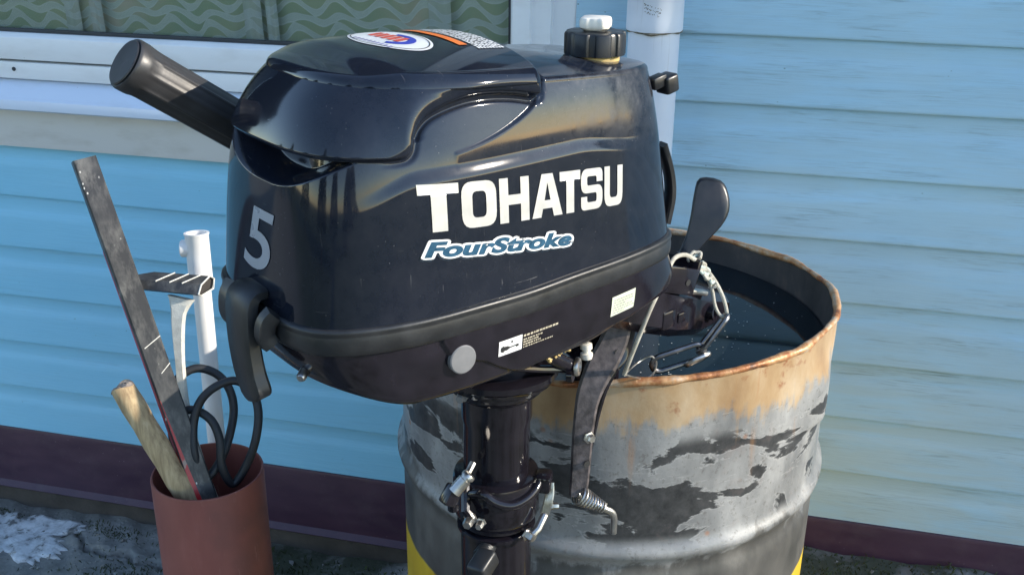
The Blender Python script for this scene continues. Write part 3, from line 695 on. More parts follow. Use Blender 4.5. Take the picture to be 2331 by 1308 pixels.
def poly_bm(polys):
    bm = bmesh.new(); V3 = [[Vector((p[0], p[1], 0)) for p in q] for q in polys]; flat = [v for q in V3 for v in q]; bv = [bm.verts.new(v) for v in flat]
    for t in tessellate_polygon(V3):
        try: bm.faces.new([bv[i] for i in t])
        except ValueError: pass
    return bm
def text_bm(body, offset=0.0, shear=0.0, space=1.0):
    c = bpy.data.curves.new('t', 'FONT'); c.body = body; c.offset = offset; c.shear = shear; c.space_character = space; c.resolution_u = 6
    o = bpy.data.objects.new('t', c); COL.objects.link(o); dg = bpy.context.evaluated_depsgraph_get(); me = bpy.data.meshes.new_from_object(o.evaluated_get(dg))
    bm = bmesh.new(); bm.from_mesh(me); bpy.data.objects.remove(o); bpy.data.curves.remove(c); bpy.data.meshes.remove(me); return bm
def norm_bm(bm):
    xs_ = [v.co.x for v in bm.verts]; ys_ = [v.co.y for v in bm.verts]; a, b, c, d = min(xs_), max(xs_), min(ys_), max(ys_); return a, b, c, d
def drape(name, bm, mp, axis, mat, off=.0005, cuts=14, parent=None, bvh=None):
    """mp: maps 2D (u,v) to the two local coordinates seen along axis; cuts: extra splits so that the sheet bends with the surface"""
    bvh = bvh or BVH; a, b, c, d = norm_bm(bm)
    for k in range(1, cuts):
        for co, no in (((a+(b-a)*k/cuts, 0, 0), (1, 0, 0)), ((0, c+(d-c)*k/cuts, 0), (0, 1, 0))):
            bmesh.ops.bisect_plane(bm, geom=bm.verts[:]+bm.edges[:]+bm.faces[:], plane_co=co, plane_no=no, dist=1e-7)
    org = {'-y': (0, -1, 0), '-x': (-1, 0, 0), 'z': (0, 0, 1)}[axis]; dr = -Vector(org); bad = []
    for v in bm.verts:
        p, q = mp(v.co.x, v.co.y)
        o = {'-y': Vector((p, -.6, q)), '-x': Vector((-.7, p, q)), 'z': Vector((p, q, 1.5))}[axis]
        h, n, i, ds = bvh.ray_cast(o, dr)
        if h is None: bad.append(v); continue
        if n.dot(dr) > 0: n = -n
        v.co = h+n*(off+.00002*v.co.z)
    if bad: bmesh.ops.delete(bm, geom=bad, context='VERTS')
    bmesh.ops.recalc_face_normals(bm, faces=bm.faces[:])
    return bmobj(name, bm, mat, parent or motor)
def lerp(a, b, t): return a+(b-a)*t
LX = [(-.1736, -.1365), (-.1342, -.0995), (-.0961, -.0638), (-.0605, -.0248), (-.0278, -.0025), (-.0016, .0262), (.0289, .0537)]
def tz(x, v): t = (x+.168)/.214; return lerp(lerp(1.0245, 1.0060, t), lerp(1.0630, 1.0430, t), v)
for ch, (a, b) in zip('TOHATSU', LX):
    bm = poly_bm(GL[ch]); drape('brand_letter', bm, lambda u, v, a=a, b=b: (lerp(a, b, u)+.0075, tz(lerp(a, b, u), v)), '-y', 'silver', .0006, 8)
def four(u, v, U, Vv):          # u,v in glyph units -> flank
    x = lerp(-.163, -.0065, (u-U[0])/(U[1]-U[0])); t = (x+.163)/.158; return x, lerp(lerp(1.0045, .9815, t), lerp(1.0175, .9945, t), (v-Vv[0])/(Vv[1]-Vv[0]))
b0 = text_bm('FourStroke', .035, .28, 1.02); a_, b_, c_, d_ = norm_bm(b0)
def fan_bm(body, off, n, rx, ry, sx=0.0, sy=0.0):
    """several shifted copies stacked a hair apart: a clean outline round the letters"""
    out = bmesh.new()
    for k in range(n):
        t = text_bm(body, off, .28, 1.02); a = 2*math.pi*k/n
        for v in t.verts: v.co.x += rx*math.cos(a)+sx; v.co.y += ry*math.sin(a)+sy; v.co.z = k
        me = bpy.data.meshes.new('t'); t.to_mesh(me); t.free(); out.from_mesh(me); bpy.data.meshes.remove(me)
    return out
for nm, mat, lift, args in (('slogan_halo', 'halo', .0002, (.045, 10, .12, .11, -.03, -.09)), ('slogan_outline', 'whiteink', .0005, (.045, 12, .095, .095)), ('slogan_lettering', 'blueink', .0010, (.045, 1, 0, 0))):
    drape(nm, fan_bm('FourStroke', *args), lambda u, v: four(u, v, (a_, b_), (c_, d_)), '-y', mat, lift, 20)
b0.free()
bm = text_bm('5', .012, .18); a5, b5, c5, d5 = norm_bm(bm)
drape('power_number', bm, lambda u, v: (lerp(.0200, -.0335, (u-a5)/(b5-a5)), lerp(.9815, 1.0345, (v-c5)/(d5-c5))), '-x', simple('lilac white number', (.36, .38, .42), .3, .2, .05), .0006, 8)
def ell(cx_, cy_, rx, ry, n=48, a0=0, a1=2*math.pi): return [(cx_+rx*math.cos(t), cy_+ry*math.sin(t)) for t in np.linspace(a0, a1, n, endpoint=(a1-a0 < 6.2))]
idm = lambda u, v: (u, v)
OV = (-.119, -.004, .027, .052)
drape('oval_sticker', poly_bm([ell(*OV)]), idm, 'z', 'whiteink', .0005, 10)
def arc_band(cx_, cy_, r1, r2, a0, a1, asp, n=30): return [[(cx_+r1*math.cos(t), cy_+asp*r1*math.sin(t)) for t in np.linspace(a0, a1, n)]+[(cx_+r2*math.cos(t)*.95, cy_+asp*r2*math.sin(t)) for t in np.linspace(a1, a0, n)]]
drape('sticker_ring', poly_bm([ell(OV[0], OV[1], .0250, .0490), ell(OV[0], OV[1], .0243, .0478)]), idm, 'z', 'inkblk', .0008, 10)
drape('sticker_swoosh', poly_bm(arc_band(OV[0], OV[1], .0170, .0120, R(-150), R(20), 1.9)), idm, 'z', 'bluepr', .0008, 8)
g2 = bmesh.new()
for k in range(5):
    y = -.024+.010*k; q = [g2.verts.new((p[0], p[1], 0)) for p in ((-.124, y), (-.124, y+.007), (-.109, y+.010), (-.109, y+.003))]; g2.faces.new(q)
drape('sticker_lettering', g2, idm, 'z', 'redink', .0010, 4)
g2 = bmesh.new(); rr = random.Random(3)
for k in range(14):
    y = -.050+.0062*k; q = [g2.verts.new((p[0], p[1], 0)) for p in ((-.1400, y), (-.1400, y+.0036), (-.1360, y+.0040), (-.1360, y+.0004))]
    if (y+.010)**2 < .030**2: g2.faces.new(q)
drape('sticker_small_print', g2, idm, 'z', simple('faint violet print', (.30, .30, .45), .5), .0010, 4)
drape('warning_stripe', poly_bm([[(-.0800, -.050), (-.0715, -.050), (-.0715, .060), (-.0800, .060)]]), idm, 'z', 'orange', .0007, 12)
g2 = bmesh.new(); rr = random.Random(9)
for r_ in range(9):
    x = -.0670+r_*.0031; y = -.060
    if -.0335 < x: break
    while y < .05:
        l = rr.uniform(.002, .007); q = [g2.verts.new((p[0], p[1], 0)) for p in ((x, y), (x, y+l), (x+.0021, y+l), (x+.0021, y))]; g2.faces.new(q); y += l+rr.uniform(.0008, .002)
drape('warning_print', g2, idm, 'z', 'whiteink', .0007, 6)

# pan stickers and plug
def pdrape(name, polys, mat, off, cuts=6): return drape(name, poly_bm(polys), idm, '-y', mat, off, cuts, bvh=BVHP)
def quad(x0, x1, z0, z1, sl=0.0): return [(x0, z0), (x1, z0+sl*(x1-x0)), (x1, z1+sl*(x1-x0)), (x0, z1)]
pdrape('tool_sticker', [quad(-.0925, -.0660, .8990, .9135)], 'whiteink', .0005)
pdrape('tool_symbol', [[(-.0905, .9035), (-.0870, .9015), (-.0870, .9030), (-.0830, .9032), (-.0800, .9045), (-.0730, .9048), (-.0728, .9034), (-.0700, .9040), (-.0702, .9062), (-.0735, .9060), (-.0800, .9058), (-.0830, .9072), (-.0870, .9074), (-.0872, .9085), (-.0905, .9070)]], 'inkblk', .0008)
pdrape('tool_dots', [quad(-.0790, -.0770, .9092, .9110), ], 'inkblk', .0008)
g2 = bmesh.new(); rr = random.Random(5)
for r_, (z, x1, hgt) in enumerate(((.9105, -.0240, .0020), (.9070, -.0420, .0015), (.9045, -.0480, .0015), (.9020, -.0430, .0015), (.8996, -.0285, .0012))):
    x = -.0645
    while x < x1:
        l = rr.uniform(.0012, .0030)*(1.2 if r_ == 0 else 1); q = [g2.verts.new((p[0], p[1], 0)) for p in ((x, z), (x+l, z), (x+l, z+hgt), (x, z+hgt))]; g2.faces.new(q); x += l+rr.uniform(.0005, .0012)
drape('serial_print', g2, idm, '-y', simple('ochre serial print', (.45, .40, .30), .5), .0006, 4, bvh=BVHP)
pdrape('pale_label', [quad(.0495, .0835, .8960, .9165, .03)], 'paper', .0006)
g2 = bmesh.new(); rr = random.Random(6)
for r_ in range(6):
    x = .0525; z = .8985+r_*.0027
    while x < .080-(.012 if r_ % 3 == 0 else 0):
        l = rr.uniform(.001, .0045); q = [g2.verts.new((p[0], p[1], 0)) for p in ((x, z), (x+l, z), (x+l, z+.0009), (x, z+.0009))]; g2.faces.new(q); x += l+.0011
drape('label_print', g2, idm, '-y', simple('grey print', (.22, .25, .20), .5), .0009, 4, bvh=BVHP)
h, n_, _, _ = BVHP.ray_cast(Vector((-.131, -.5, .9085)), Vector((0, 1, 0)))
n_ = Vector((-.06, -1, .04)); h = Vector((h.x, h.y-.0015, h.z))
G().add(*lathe([(.0128, -.004), (.0128, .0008), (.0118, .0016), (.0060, .0018), (.0003, .0018)], 40, h, n_)).obj('round_plug', 'greydisc', motor)

# fuel cap with vent screw
FC = Vector((.0830, -.0400, 0)); hz, nz_, _, _ = BVH.ray_cast(Vector((FC.x, FC.y, 1.5)), Vector((0, 0, -1))); FZ = hz.z
G().add(*lathe([(.0235, FZ-.010), (.0235, FZ+.0015), (.0215, FZ+.0035), (.0195, FZ+.004)], 40, (FC.x, FC.y, 0))).obj('filler_neck', 'yellowglue', motor)
cap = G(); n = 160; cvv = []; pz = [(.0, 1.0), (.0012, 1.0), (.0180, 1.0), (.0200, .965), (.0207, .90)]
def capr(a): return .0290*(1-.085*(0.5+.5*math.tanh(6*(math.cos(8*a+.5)-.55))))
for (dz, q) in pz:
    for i in range(n): a = 2*math.pi*i/n; cvv.append((FC.x+capr(a)*q*math.cos(a), FC.y+capr(a)*q*math.sin(a), FZ+.0035+dz))
cf = [(k*n+i, k*n+(i+1) % n, (k+1)*n+(i+1) % n, (k+1)*n+i) for k in range(4) for i in range(n)]+[tuple(range(n))[::-1], tuple(4*n+i for i in range(n))]
fcap = cap.add(cvv, cf).obj('fuel_cap', 'blk', motor, True, 28)
G().add(*lathe([(.0115, .021), (.0110, .026), (.0085, .028)], 24, (FC.x, FC.y, FZ))).obj('vent_collar', 'blk', fcap)
sv = G(); n = 72; vv = []
for (dz, q) in ((.0255, .80), (.0275, .97), (.0295, 1.0), (.0335, 1.0), (.0360, .95), (.0368, .86)):
    for i in range(n): a = 2*math.pi*i/n; rr_ = .0150*(1+.09*math.tanh(3*math.cos(4*a+.4)))*q; vv.append((FC.x+rr_*math.cos(a), FC.y+rr_*math.sin(a), FZ+dz))
sv.add(vv, [(k*n+i, k*n+(i+1) % n, (k+1)*n+(i+1) % n, (k+1)*n+i) for k in range(5) for i in range(n)]+[tuple(range(n))[::-1], tuple(5*n+i for i in range(n))]).obj('vent_screw', 'whitep', fcap, True, 40)

# starter knob at the fore end
rot = Matrix.Rotation(R(-12), 3, 'Y')
G().add(*rbox((.154, -.068, 1.100), (.017, .018, .018), .003, rot, 3)).add(*rbox((.140, -.068, 1.103), (.018, .012, .012), .002, rot)).obj('starter_knob', 'blk', motor)

# aft latch: bent strap of black rubber with a hooked tongue
def ribbon(path, wd, thk, up=(0, 1, 0), n=4):
    """rectangular section swept along path; width along 'up', rounded a little"""
    P_, T, _, _ = frames(path); upa = np.asarray(up, float); k = len(P_); wd = np.broadcast_to(wd, (k,)); thk = np.broadcast_to(thk, (k,)); V_ = []
    sec = [(-1, -.6), (-.8, -1), (.8, -1), (1, -.6), (1, .6), (.8, 1), (-.8, 1), (-1, .6)]
    for i in range(k):
        B = upa-T[i]*(upa@T[i]); B /= np.linalg.norm(B); N_ = np.cross(T[i], B)
        for a, b in sec: V_.append(P_[i]+B*a*wd[i]/2+N_*b*thk[i]/2)
    m = len(sec); F_ = [(i*m+j, i*m+(j+1) % m, (i+1)*m+(j+1) % m, (i+1)*m+j) for i in range(k-1) for j in range(m)]+[tuple(range(m))[::-1], tuple((k-1)*m+j for j in range(m))]
    return V_, F_
lp = smoothpath([(-.256, -.008, .9665), (-.266, -.008, .9665), (-.2720, -.009, .960), (-.2745, -.011, .942), (-.2755, -.014, .922), (-.2755, -.019, .902), (-.2745, -.024, .889), (-.2735, -.027, .8800), (-.2730, -.028, .8775)], 5)
lw_ = np.interp(np.linspace(0, 1, len(lp)), [0, .2, .5, .8, .96, 1], [.036, .042, .040, .037, .028, .014])
latch = G().add(*ribbon(lp, lw_, np.interp(np.linspace(0, 1, len(lp)), [0, .3, .8, 1], [.009, .014, .016, .012]))).obj('latch', 'rubber', motor, True, 45)
G().add(*ribbon(smoothpath([(-.262, -.0465, .958), (-.268, -.044, .951), (-.270, -.043, .940), (-.266, -.044, .931)], 4), .012, .014)).obj('latch_ear', 'rubber', latch, True, 45)
G().add(*ribbon(smoothpath([(-.264, .020, .965), (-.271, .019, .955), (-.272, .020, .940), (-.268, .022, .930)], 4), .020, .012)).obj('latch_ear', 'rubber', latch, True, 45)
G().add(*rbox((-.2620, .013, .926), (.014, .012, .022), .003)).obj('latch_pin', 'rubber', latch)
G().add(*lathe([(.0042, 0), (.0042, .010), (.0030, .012)], 14, (-.243, -.056, .906), (-.7, -.6, -.2))).obj('pan_screw', 'steel', motor)

# tiller arm and grip on the far side
TA, TB = np.array([-.2915, .145, 1.1335]), np.array([.030, .150, .905]); tdv = (TB-TA)/np.linalg.norm(TB-TA)
til = G().add(*tube([TA+tdv*s for s in np.linspace(.10, .40, 8)], [.0205, .020, .019, .019, .019, .020, .021, .021], 28)).obj('tiller_arm', 'blk', motor)
gr = G(); n = 96; V_ = []; prf = [(-.0005, .60), (0, .955), (.0012, .985), (.003, 1.0), (.010, 1.0), (.013, .985), (.018, .955), (.024, .945), (.060, .945), (.100, .95), (.125, .96)]
_, _, NN, BB = frames(np.array([TA, TB]))
for (s, q) in prf:
    for i in range(n):
        a = 2*math.pi*i/n; rib = 1+.022*(1 if s > .016 else 0)*math.tanh(8*(math.cos(10*a)-.75)); rr_ = .0238*q*rib
        V_.append(TA+tdv*s+NN[0]*rr_*math.cos(a)+BB[0]*rr_*math.sin(a))
gr.add(V_, [(k*n+i, k*n+(i+1) % n, (k+1)*n+(i+1) % n, (k+1)*n+i) for k in range(len(prf)-1) for i in range(n)]+[tuple(range(n))[::-1]])
grip = gr.obj('throttle_grip', 'grip', til, True, 32)
G().add(*lathe([(.0215, -.0012), (.0205, -.0022), (.0005, -.0024)], 48, TA, tdv, False)).obj('grip_end_cap', 'grip', grip)

# drive leg: neck, flange, column, collar, lower leg
def lp_(name, prof_, mat='leg', ang=40, n=56, c=(0, 0, 0)): return G().add(*lathe(prof_, n, c)).obj(name, mat, motor, True, ang)
lp_('leg_neck', [(.050, .880), (.049, .835), (.047, .826), (.047, .815)])
lp_('leg_flange', [(.046, .822), (.062, .8215), (.0645, .8195), (.0645, .8135), (.0620, .8115), (.0600, .8060), (.0520, .8035), (.0505, .7960), (.0440, .7890), (.040, .788)])
lp_('drive_column', [(.0375, .800), (.0375, .760), (.0355, .752), (.0355, .640)])
lp_('lower_leg', [(.0400, .6290), (.0430, .6275), (.0430, .6235), (.0395, .6215), (.0390, .6150), (.0390, .30), (.037, .18)])
G().add(*rbox((.0, 0, .165), (.13, .03, .05), .012, None, 3)).add(*tube([(-.09, 0, .145), (-.05, 0, .142), (.03, 0, .142), (.08, 0, .146), (.10, 0, .15)], [.012, .024, .025, .018, .006], 18)).obj('gearcase', 'leg', motor)
cl = G().add(*lathe([(.0405, .6920), (.0455, .6905), (.0470, .6860), (.0470, .6480), (.0455, .6430), (.0420, .6400), (.0405, .6330)], 56)).obj('swivel_collar', 'leg', motor, True, 40)
# raised lugs on the collar
G().add(*tube(smoothpath([(-.046, -.012, .684), (-.040, -.027, .690), (-.030, -.038, .681), (-.016, -.046, .676), (.0, -.0485, .678), (.016, -.046, .683), (.028, -.040, .690)], 5), .0052, 12)).obj('collar_lug', 'leg', cl)
G().add(*rbox((.033, -.040, .684), (.024, .018, .020), .004, Matrix.Rotation(R(40), 3, 'Z'))).obj('collar_lug', 'leg', cl)
def bolt(name, p, ax, r=.006, L=.012, parent=motor, mat='steel'):
    return G().add(*lathe([(r*1.35, 0), (r*1.35, .0015), (r, .002), (r, L*.75), (r*.8, L)], 6, p, ax)).obj(name, mat, parent, True, 20)
ax1 = (-.80, -.58, -.05)
bolt('collar_bolt', (-.052, -.024, .664), ax1, .0055, .014); bolt('collar_bolt', (-.046, -.034, .662), ax1, .0042, .010)
G().add(*tube([(-.046, -.006, .692), (-.056, -.020, .672), (-.051, -.025, .664)], .0055, 10)).obj('collar_strap', 'leg', cl)
ax2 = (.10, -1, -.1)
bolt('collar_bolt', (.006, -.0465, .632), ax2, .006, .010)
G().add(*tube([(.004, -.052, .630), (.016, -.053, .638), (.028, -.049, .648)], .0042, 10)).obj('clamp_link', 'steel', motor)
G().add(*ribbon(smoothpath([(.028, -.048, .648), (.032, -.049, .660), (.036, -.047, .672), (.038, -.044, .682)], 4), .010, .0035, (.6, -.8, 0))).obj('clamp_plate', 'steel', motor)
bolt('clamp_bolt', (.038, -.048, .655), (.8, -.6, 0), .0035, .008)
# tilt lever to the left of the column: bright ferrule on a dark yoke
Lv0, Lv1 = np.array([-.0600, -.034, .7250]), np.array([-.0740, -.030, .7110]); ld = (Lv1-Lv0)/np.linalg.norm(Lv1-Lv0)
G().add(*lathe([(.0065, 0), (.0072, .001), (.0072, .0045), (.0060, .005), (.0060, .007), (.0070, .0075), (.0070, .024)], 24, Lv0, ld)).obj('lever_ferrule', 'steel', motor)
G().add(*rbox((-.0780, -.026, .7035), (.016, .014, .022), .003, Matrix.Rotation(R(35), 3, 'Y'))).add(*tube([(-.076, -.026, .700), (-.074, -.024, .684)], .006, 10)).obj('lever_yoke', 'leg', motor)
G().add(*tube([(-.078, -.024, .690), (-.060, -.020, .706), (-.040, -.012, .720)], .0035, 8)).obj('yoke_rod', 'steel', motor)
G().add(*rbox((-.052, -.045, .6180), (.030, .022, .020), .004, Matrix.Rotation(R(-20), 3, 'Y') @ Matrix.Rotation(R(20), 3, 'Z'), 3)).add(*tube([(-.045, -.03, .615), (-.02, -.02, .62)], .009, 12)).obj('stop_block', 'rubber', motor)
for a in (-150, -95, -40, 20): bolt('flange_bolt', (.057*math.cos(R(a)), .057*math.sin(R(a)), .8125), (0, 0, -1), .0042, .008)
bolt('flange_bolt', (-.0520, -.012, .802), (-.8, -.5, 0), .0048, .010, mat='greydisc')

# steering bracket towards the drum: cranked arm, spring and bent pin
ap = smoothpath([(.138, -.036, .842), (.132, -.038, .826), (.120, -.038, .806), (.104, -.039, .786), (.093, -.040, .766), (.088, -.041, .742), (.085, -.042, .712), (.082, -.044, .680), (.079, -.046, .662), (.077, -.047, .652)], 5)
arm = G().add(*ribbon(ap, np.interp(np.linspace(0, 1, len(ap)), [0, .25, .5, 1], [.026, .032, .024, .019]), np.interp(np.linspace(0, 1, len(ap)), [0, .3, 1], [.014, .016, .014]), (.75, -.66, 0))).obj('clamp_arm', 'arm', motor, True, 40)
G().add(*rbox((.136, .004, .786), (.060, .030, .050), .006, Matrix.Rotation(R(-25), 3, 'Y'), 3)).add(*rbox((.155, .004, .742), (.020, .040, .100), .005)).obj('clamp_bracket', 'pan', motor)
wp = smoothpath([(.150, -.030, .846), (.146, -.030, .826), (.138, -.030, .806), (.124, -.031, .790), (.112, -.032, .770), (.104, -.033, .742), (.099, -.034, .712), (.094, -.036, .690)], 5)
G().add(*ribbon(wp, np.interp(np.linspace(0, 1, len(wp)), [0, .3, .6, 1], [.030, .036, .026, .014]), .012, (.75, -.66, 0))).obj('arm_web', 'leg', arm, True, 40)
bolt('arm_bolt', (.0845, -.0530, .7250), (-.15, -1, .1), .0050, .007, arm)
G().add(*lathe([(.0042, 0), (.0044, .0008)], 16, (.1265, -.0480, .8120), (-.2, -1, .1))).obj('arm_hole', 'inkblk', arm)
G().add(*lathe([(.0036, 0), (.0038, .0008)], 16, (.0825, -.0535, .6930), (-.2, -1, .1))).obj('arm_hole', 'inkblk', arm)
sp = []
for k in range(150):
    s = k/149; a = s*2*math.pi*9; c = np.array([.074, -.050, .656])*(1-s)+np.array([.102, -.064, .634])*s; rr_ = .0115*(1-.55*s); d = np.array([.70, -.3, -.64]); d /= np.linalg.norm(d)
    e1 = np.cross(d, [0, 1, 0]); e1 /= np.linalg.norm(e1); e2 = np.cross(d, e1); sp.append(c+rr_*(e1*math.cos(a)+e2*math.sin(a)))
G().add(*tube(sp, .0013, 6)).obj('spring', 'steel', motor)
G().add(*tube(smoothpath([(.074, -.050, .656), (.090, -.058, .643), (.103, -.0645, .633), (.110, -.067, .628), (.114, -.068, .620), (.1145, -.068, .608), (.1145, -.068, .598)], 5), .0038, 12)).obj('bent_pin', 'steel', motor)
# throttle linkage under the pan
G().add(*tube([(-.010, -.062, .866), (.016, -.068, .846), (.040, -.066, .830)], .0075, 12)).obj('link_arm', 'pan', motor)
G().add(*tube([(-.03, -.060, .846), (.010, -.060, .832), (.036, -.064, .8255)], .0040, 10)).obj('link_rod', 'leg', motor)
el = Vector((.046, -.070, .8280)); axl = (.55, -.80, .05)
eye = G().add(*lathe([(.0095, 0), (.0098, .002), (.0088, .004), (.0050, .0045), (.0045, .002)], 28, el, axl)).obj('eyelet', 'steel', motor)
G().add(*lathe([(.0075, 0), (.0075, .006)], 18, (.037, -.068, .8210), axl)).obj('link_boss', 'leg', motor)
G().add(*lathe([(.0055, 0), (.0065, .003), (.0065, .006), (.0042, .007), (.0042, .010), (.0062, .011), (.0060, .016), (.004, .017)], 18, (.0700, -.060, .8260), (0, .1, 1))).obj('cable_ferrule', 'whitep', motor)
G().add(*tube([(.070, -.059, .843), (.071, -.058, .868), (.072, -.056, .880)], .0022, 8)).obj('cable', 'steel', motor)
g = G(); rr = random.Random(2)
for k in range(26):
    p = np.array([.012+rr.uniform(-.012, .018), -.074+rr.uniform(-.003, .003), .853+rr.uniform(-.004, .004)]); g.add(*tube([p, p+np.array([rr.uniform(.002, .006), 0, rr.uniform(-.002, .005)])], rr.uniform(.001, .002), 5))
g.obj('sealant_crumbs', 'yellowglue', motor)
# fore casting over the drum: tray, boss plate, ribs
cs = [(.100, .060, .853, .905), (.150, .058, .832, .893), (.200, .052, .812, .872), (.250, .046, .798, .852), (.290, .038, .796, .838), (.318, .026, .798, .826)]
V_ = []; 
for (x, hw, z0, z1) in cs:
    for (y, z) in ((-hw, z0+.012), (-hw+.012, z0), (hw-.012, z0), (hw, z0+.012), (hw, z1-.008), (hw-.008, z1), (-hw+.008, z1), (-hw, z1-.008)): V_.append((x, y-.012, z))
fcst = G().add(V_, [(i*8+j, i*8+(j+1) % 8, (i+1)*8+(j+1) % 8, (i+1)*8+j) for i in range(len(cs)-1) for j in range(8)]+[tuple(range(8))[::-1], tuple((len(cs)-1)*8+j for j in range(8))]).obj('front_casting', 'pan', motor, True, 30)
rot = Matrix.Rotation(R(18), 3, 'Y')
G().add(*rbox((.196, -.066, .884), (.052, .006, .030), .002, rot)).add(*rbox((.222, -.050, .884), (.006, .036, .034), .002, rot)).obj('plate', 'pan', fcst)
G().add(*lathe([(.0035, 0), (.0036, .0006)], 14, (.206, -.0692, .880), (0, -1, 0))).obj('plate_hole', 'inkblk', fcst)
G().add(*rbox((.232, -.054, .8585), (.046, .010, .006), .002, rot)).obj('worn_edge', 'steel', fcst)
G().add(*rbox((.182, -.062, .842), (.020, .014, .022), .003)).add(*rbox((.205, -.060, .838), (.012, .012, .012), .002)).obj('rib', 'pan', fcst)
G().add(*lathe([(.0085, 0), (.0090, .004), (.0090, .010), (.0060, .0105), (.0055, .006)], 22, (.262, -.052, .826), (.35, -1, .1))).obj('boss', 'pan', fcst)
# shift lever paddle, facing the camera side
PO = np.array([(.2998, .0072, .9631), (.3179, -.0083, .9609), (.3216, -.0185, .9469), (.3178, -.0252, .9282), (.3067, -.0248, .9116), (.2892, -.0195, .895), (.2747, -.0152, .8808), (.2622, -.0107, .8704), (.2576, -.0041, .8759), (.2713, -.0029, .8995), (.2817, .0009, .9230), (.2906, .006, .9466)])
PO = smoothpath(PO, 3, True); pn = np.array([-.62, -.74, .26]); pn /= np.linalg.norm(pn); pc = PO.mean(0); np_ = len(PO)
lay = [(.0, .86), (-.0022, .97), (-.005, 1.0), (-.0085, .97), (-.0105, .84)]; V_ = []
for o_, q_ in lay: V_ += [pc+(p-pc)*np.array([q_, q_, .5+.5*q_])+pn*(o_+.005) for p in PO]
F_ = [(k*np_+i, k*np_+(i+1) % np_, (k+1)*np_+(i+1) % np_, (k+1)*np_+i) for k in range(len(lay)-1) for i in range(np_)]+[tuple(range(np_))[::-1], tuple((len(lay)-1)*np_+i for i in range(np_))]
lev = G().add(V_, F_).obj('shift_lever', 'blk', motor, True, 40)
G().add(*tube([(.268, -.010, .884), (.250, -.006, .868), (.225, -.004, .850)], .0065, 12)).obj('lever_stem', 'blk', lev)
# stop-switch strap on the hidden fore side, only its edge shows beside the cowl
G().add(*ribbon(smoothpath([(.160, -.072, .958), (.165, -.072, .985), (.163, -.070, 1.010), (.152, -.068, 1.040)], 5), .014, .007, (.2, 1, 0))).obj('fore_strap', 'blk', motor, True, 45)

# ---------------------------------------------------------------- cord and chain over the drum
p_ = [(-.1122, -.7791, .7907), (-.1056, -.7893, .8156), (-.0970, -.7971, .8454), (-.0872, -.7928, .8768), (-.0779, -.7754, .9000), (-.0732, -.7529, .9116), (-.0691, -.7346, .9132), (-.0611, -.7174, .9099), (-.0522, -.7026, .9004), (-.0470, -.689, .8930)]
cord = tag(empty('cord', (-.109, -.752, .77)), 'cream cord tied from the shift lever down to the chain over the drum', 'cord')
loc_part('strand', G().add(*tube(smoothpath(p_, 7), .0024, 10)), 'rope', cord)
k_ = [(-.0500, -.690, .8965), (-.0400, -.688, .8860), (-.0290, -.686, .8720), (-.0195, -.686, .8560), (-.0135, -.687, .8400), (-.0120, -.688, .8300)]
loc_part('strand', G().add(*tube(smoothpath(k_, 6), .0022, 10)), 'rope', cord)
k2 = [(-.0440, -.686, .8900), (-.0360, -.690, .8740), (-.0300, -.690, .8600), (-.0260, -.690, .8440), (-.0200, -.689, .8330), (-.0120, -.688, .8300)]
loc_part('strand', G().add(*tube(smoothpath(k2, 6), .0020, 10)), 'rope', cord)
rr = random.Random(8)
for k in range(7):
    c = np.array([-.052, -.692, .8985])*(1-k/6)+np.array([-.0330, -.690, .8720])*(k/6)
    pts = [c+np.array([.006*math.cos(a+k), .005*math.sin(a*1.3+k), .0055*math.sin(a+k*.7)])+np.array([rr.uniform(-.001, .001)]*3) for a in np.linspace(0, 5.6, 9)]
    loc_part('knot', G().add(*tube(smoothpath(pts, 4), .0019, 8)), 'rope2' if k % 2 else 'rope', cord)
loc_part('wire_loop', G().add(*tube(smoothpath([(-.1122, -.779, .7907), (-.1030, -.740, .7870), (-.0900, -.732, .7930), (-.0830, -.729, .7850), (-.0860, -.732, .7710), (-.0960, -.741, .7690), (-.1120, -.776, .7890)], 7), .0011, 7)), 'steel', cord)
chain = tag(empty('chain', (-.06, -.71, .78)), 'short dark steel chain hanging from the cord above the water', 'chain')
def linkpath(a, b, n, hw=.010):
    a = np.array(a); b = np.array(b); d = b-a; L = np.linalg.norm(d); d /= L; n = np.array(n, float); n -= d*(n@d); n /= np.linalg.norm(n); out = []
    for t in np.linspace(-90, 90, 9): out.append(a+d*hw+n*hw*math.sin(R(t))-d*hw*math.cos(R(t)))
    for t in np.linspace(90, -90, 9): out.append(b-d*hw+n*hw*math.sin(R(t))+d*hw*math.cos(R(t)))
    return np.array(out)
for a, b, n_v, hw in (((-.0120, -.688, .8330), (-.0390, -.706, .7930), (.1, .9, .25), .0085), ((-.0330, -.705, .7960), (-.0880, -.728, .7790), (.5, .1, .8), .0105)):
    loc_part('link', G().add(*tube(linkpath(a, b, n_v, hw), .0031, 10, True)), 'darksteel', chain)
loc_part('link', G().add(*tube(linkpath((-.0500, -.716, .7800), (-.0280, -.703, .7900), (.2, .8, -.3), .0085), .0030, 10, True)), 'steel', chain)

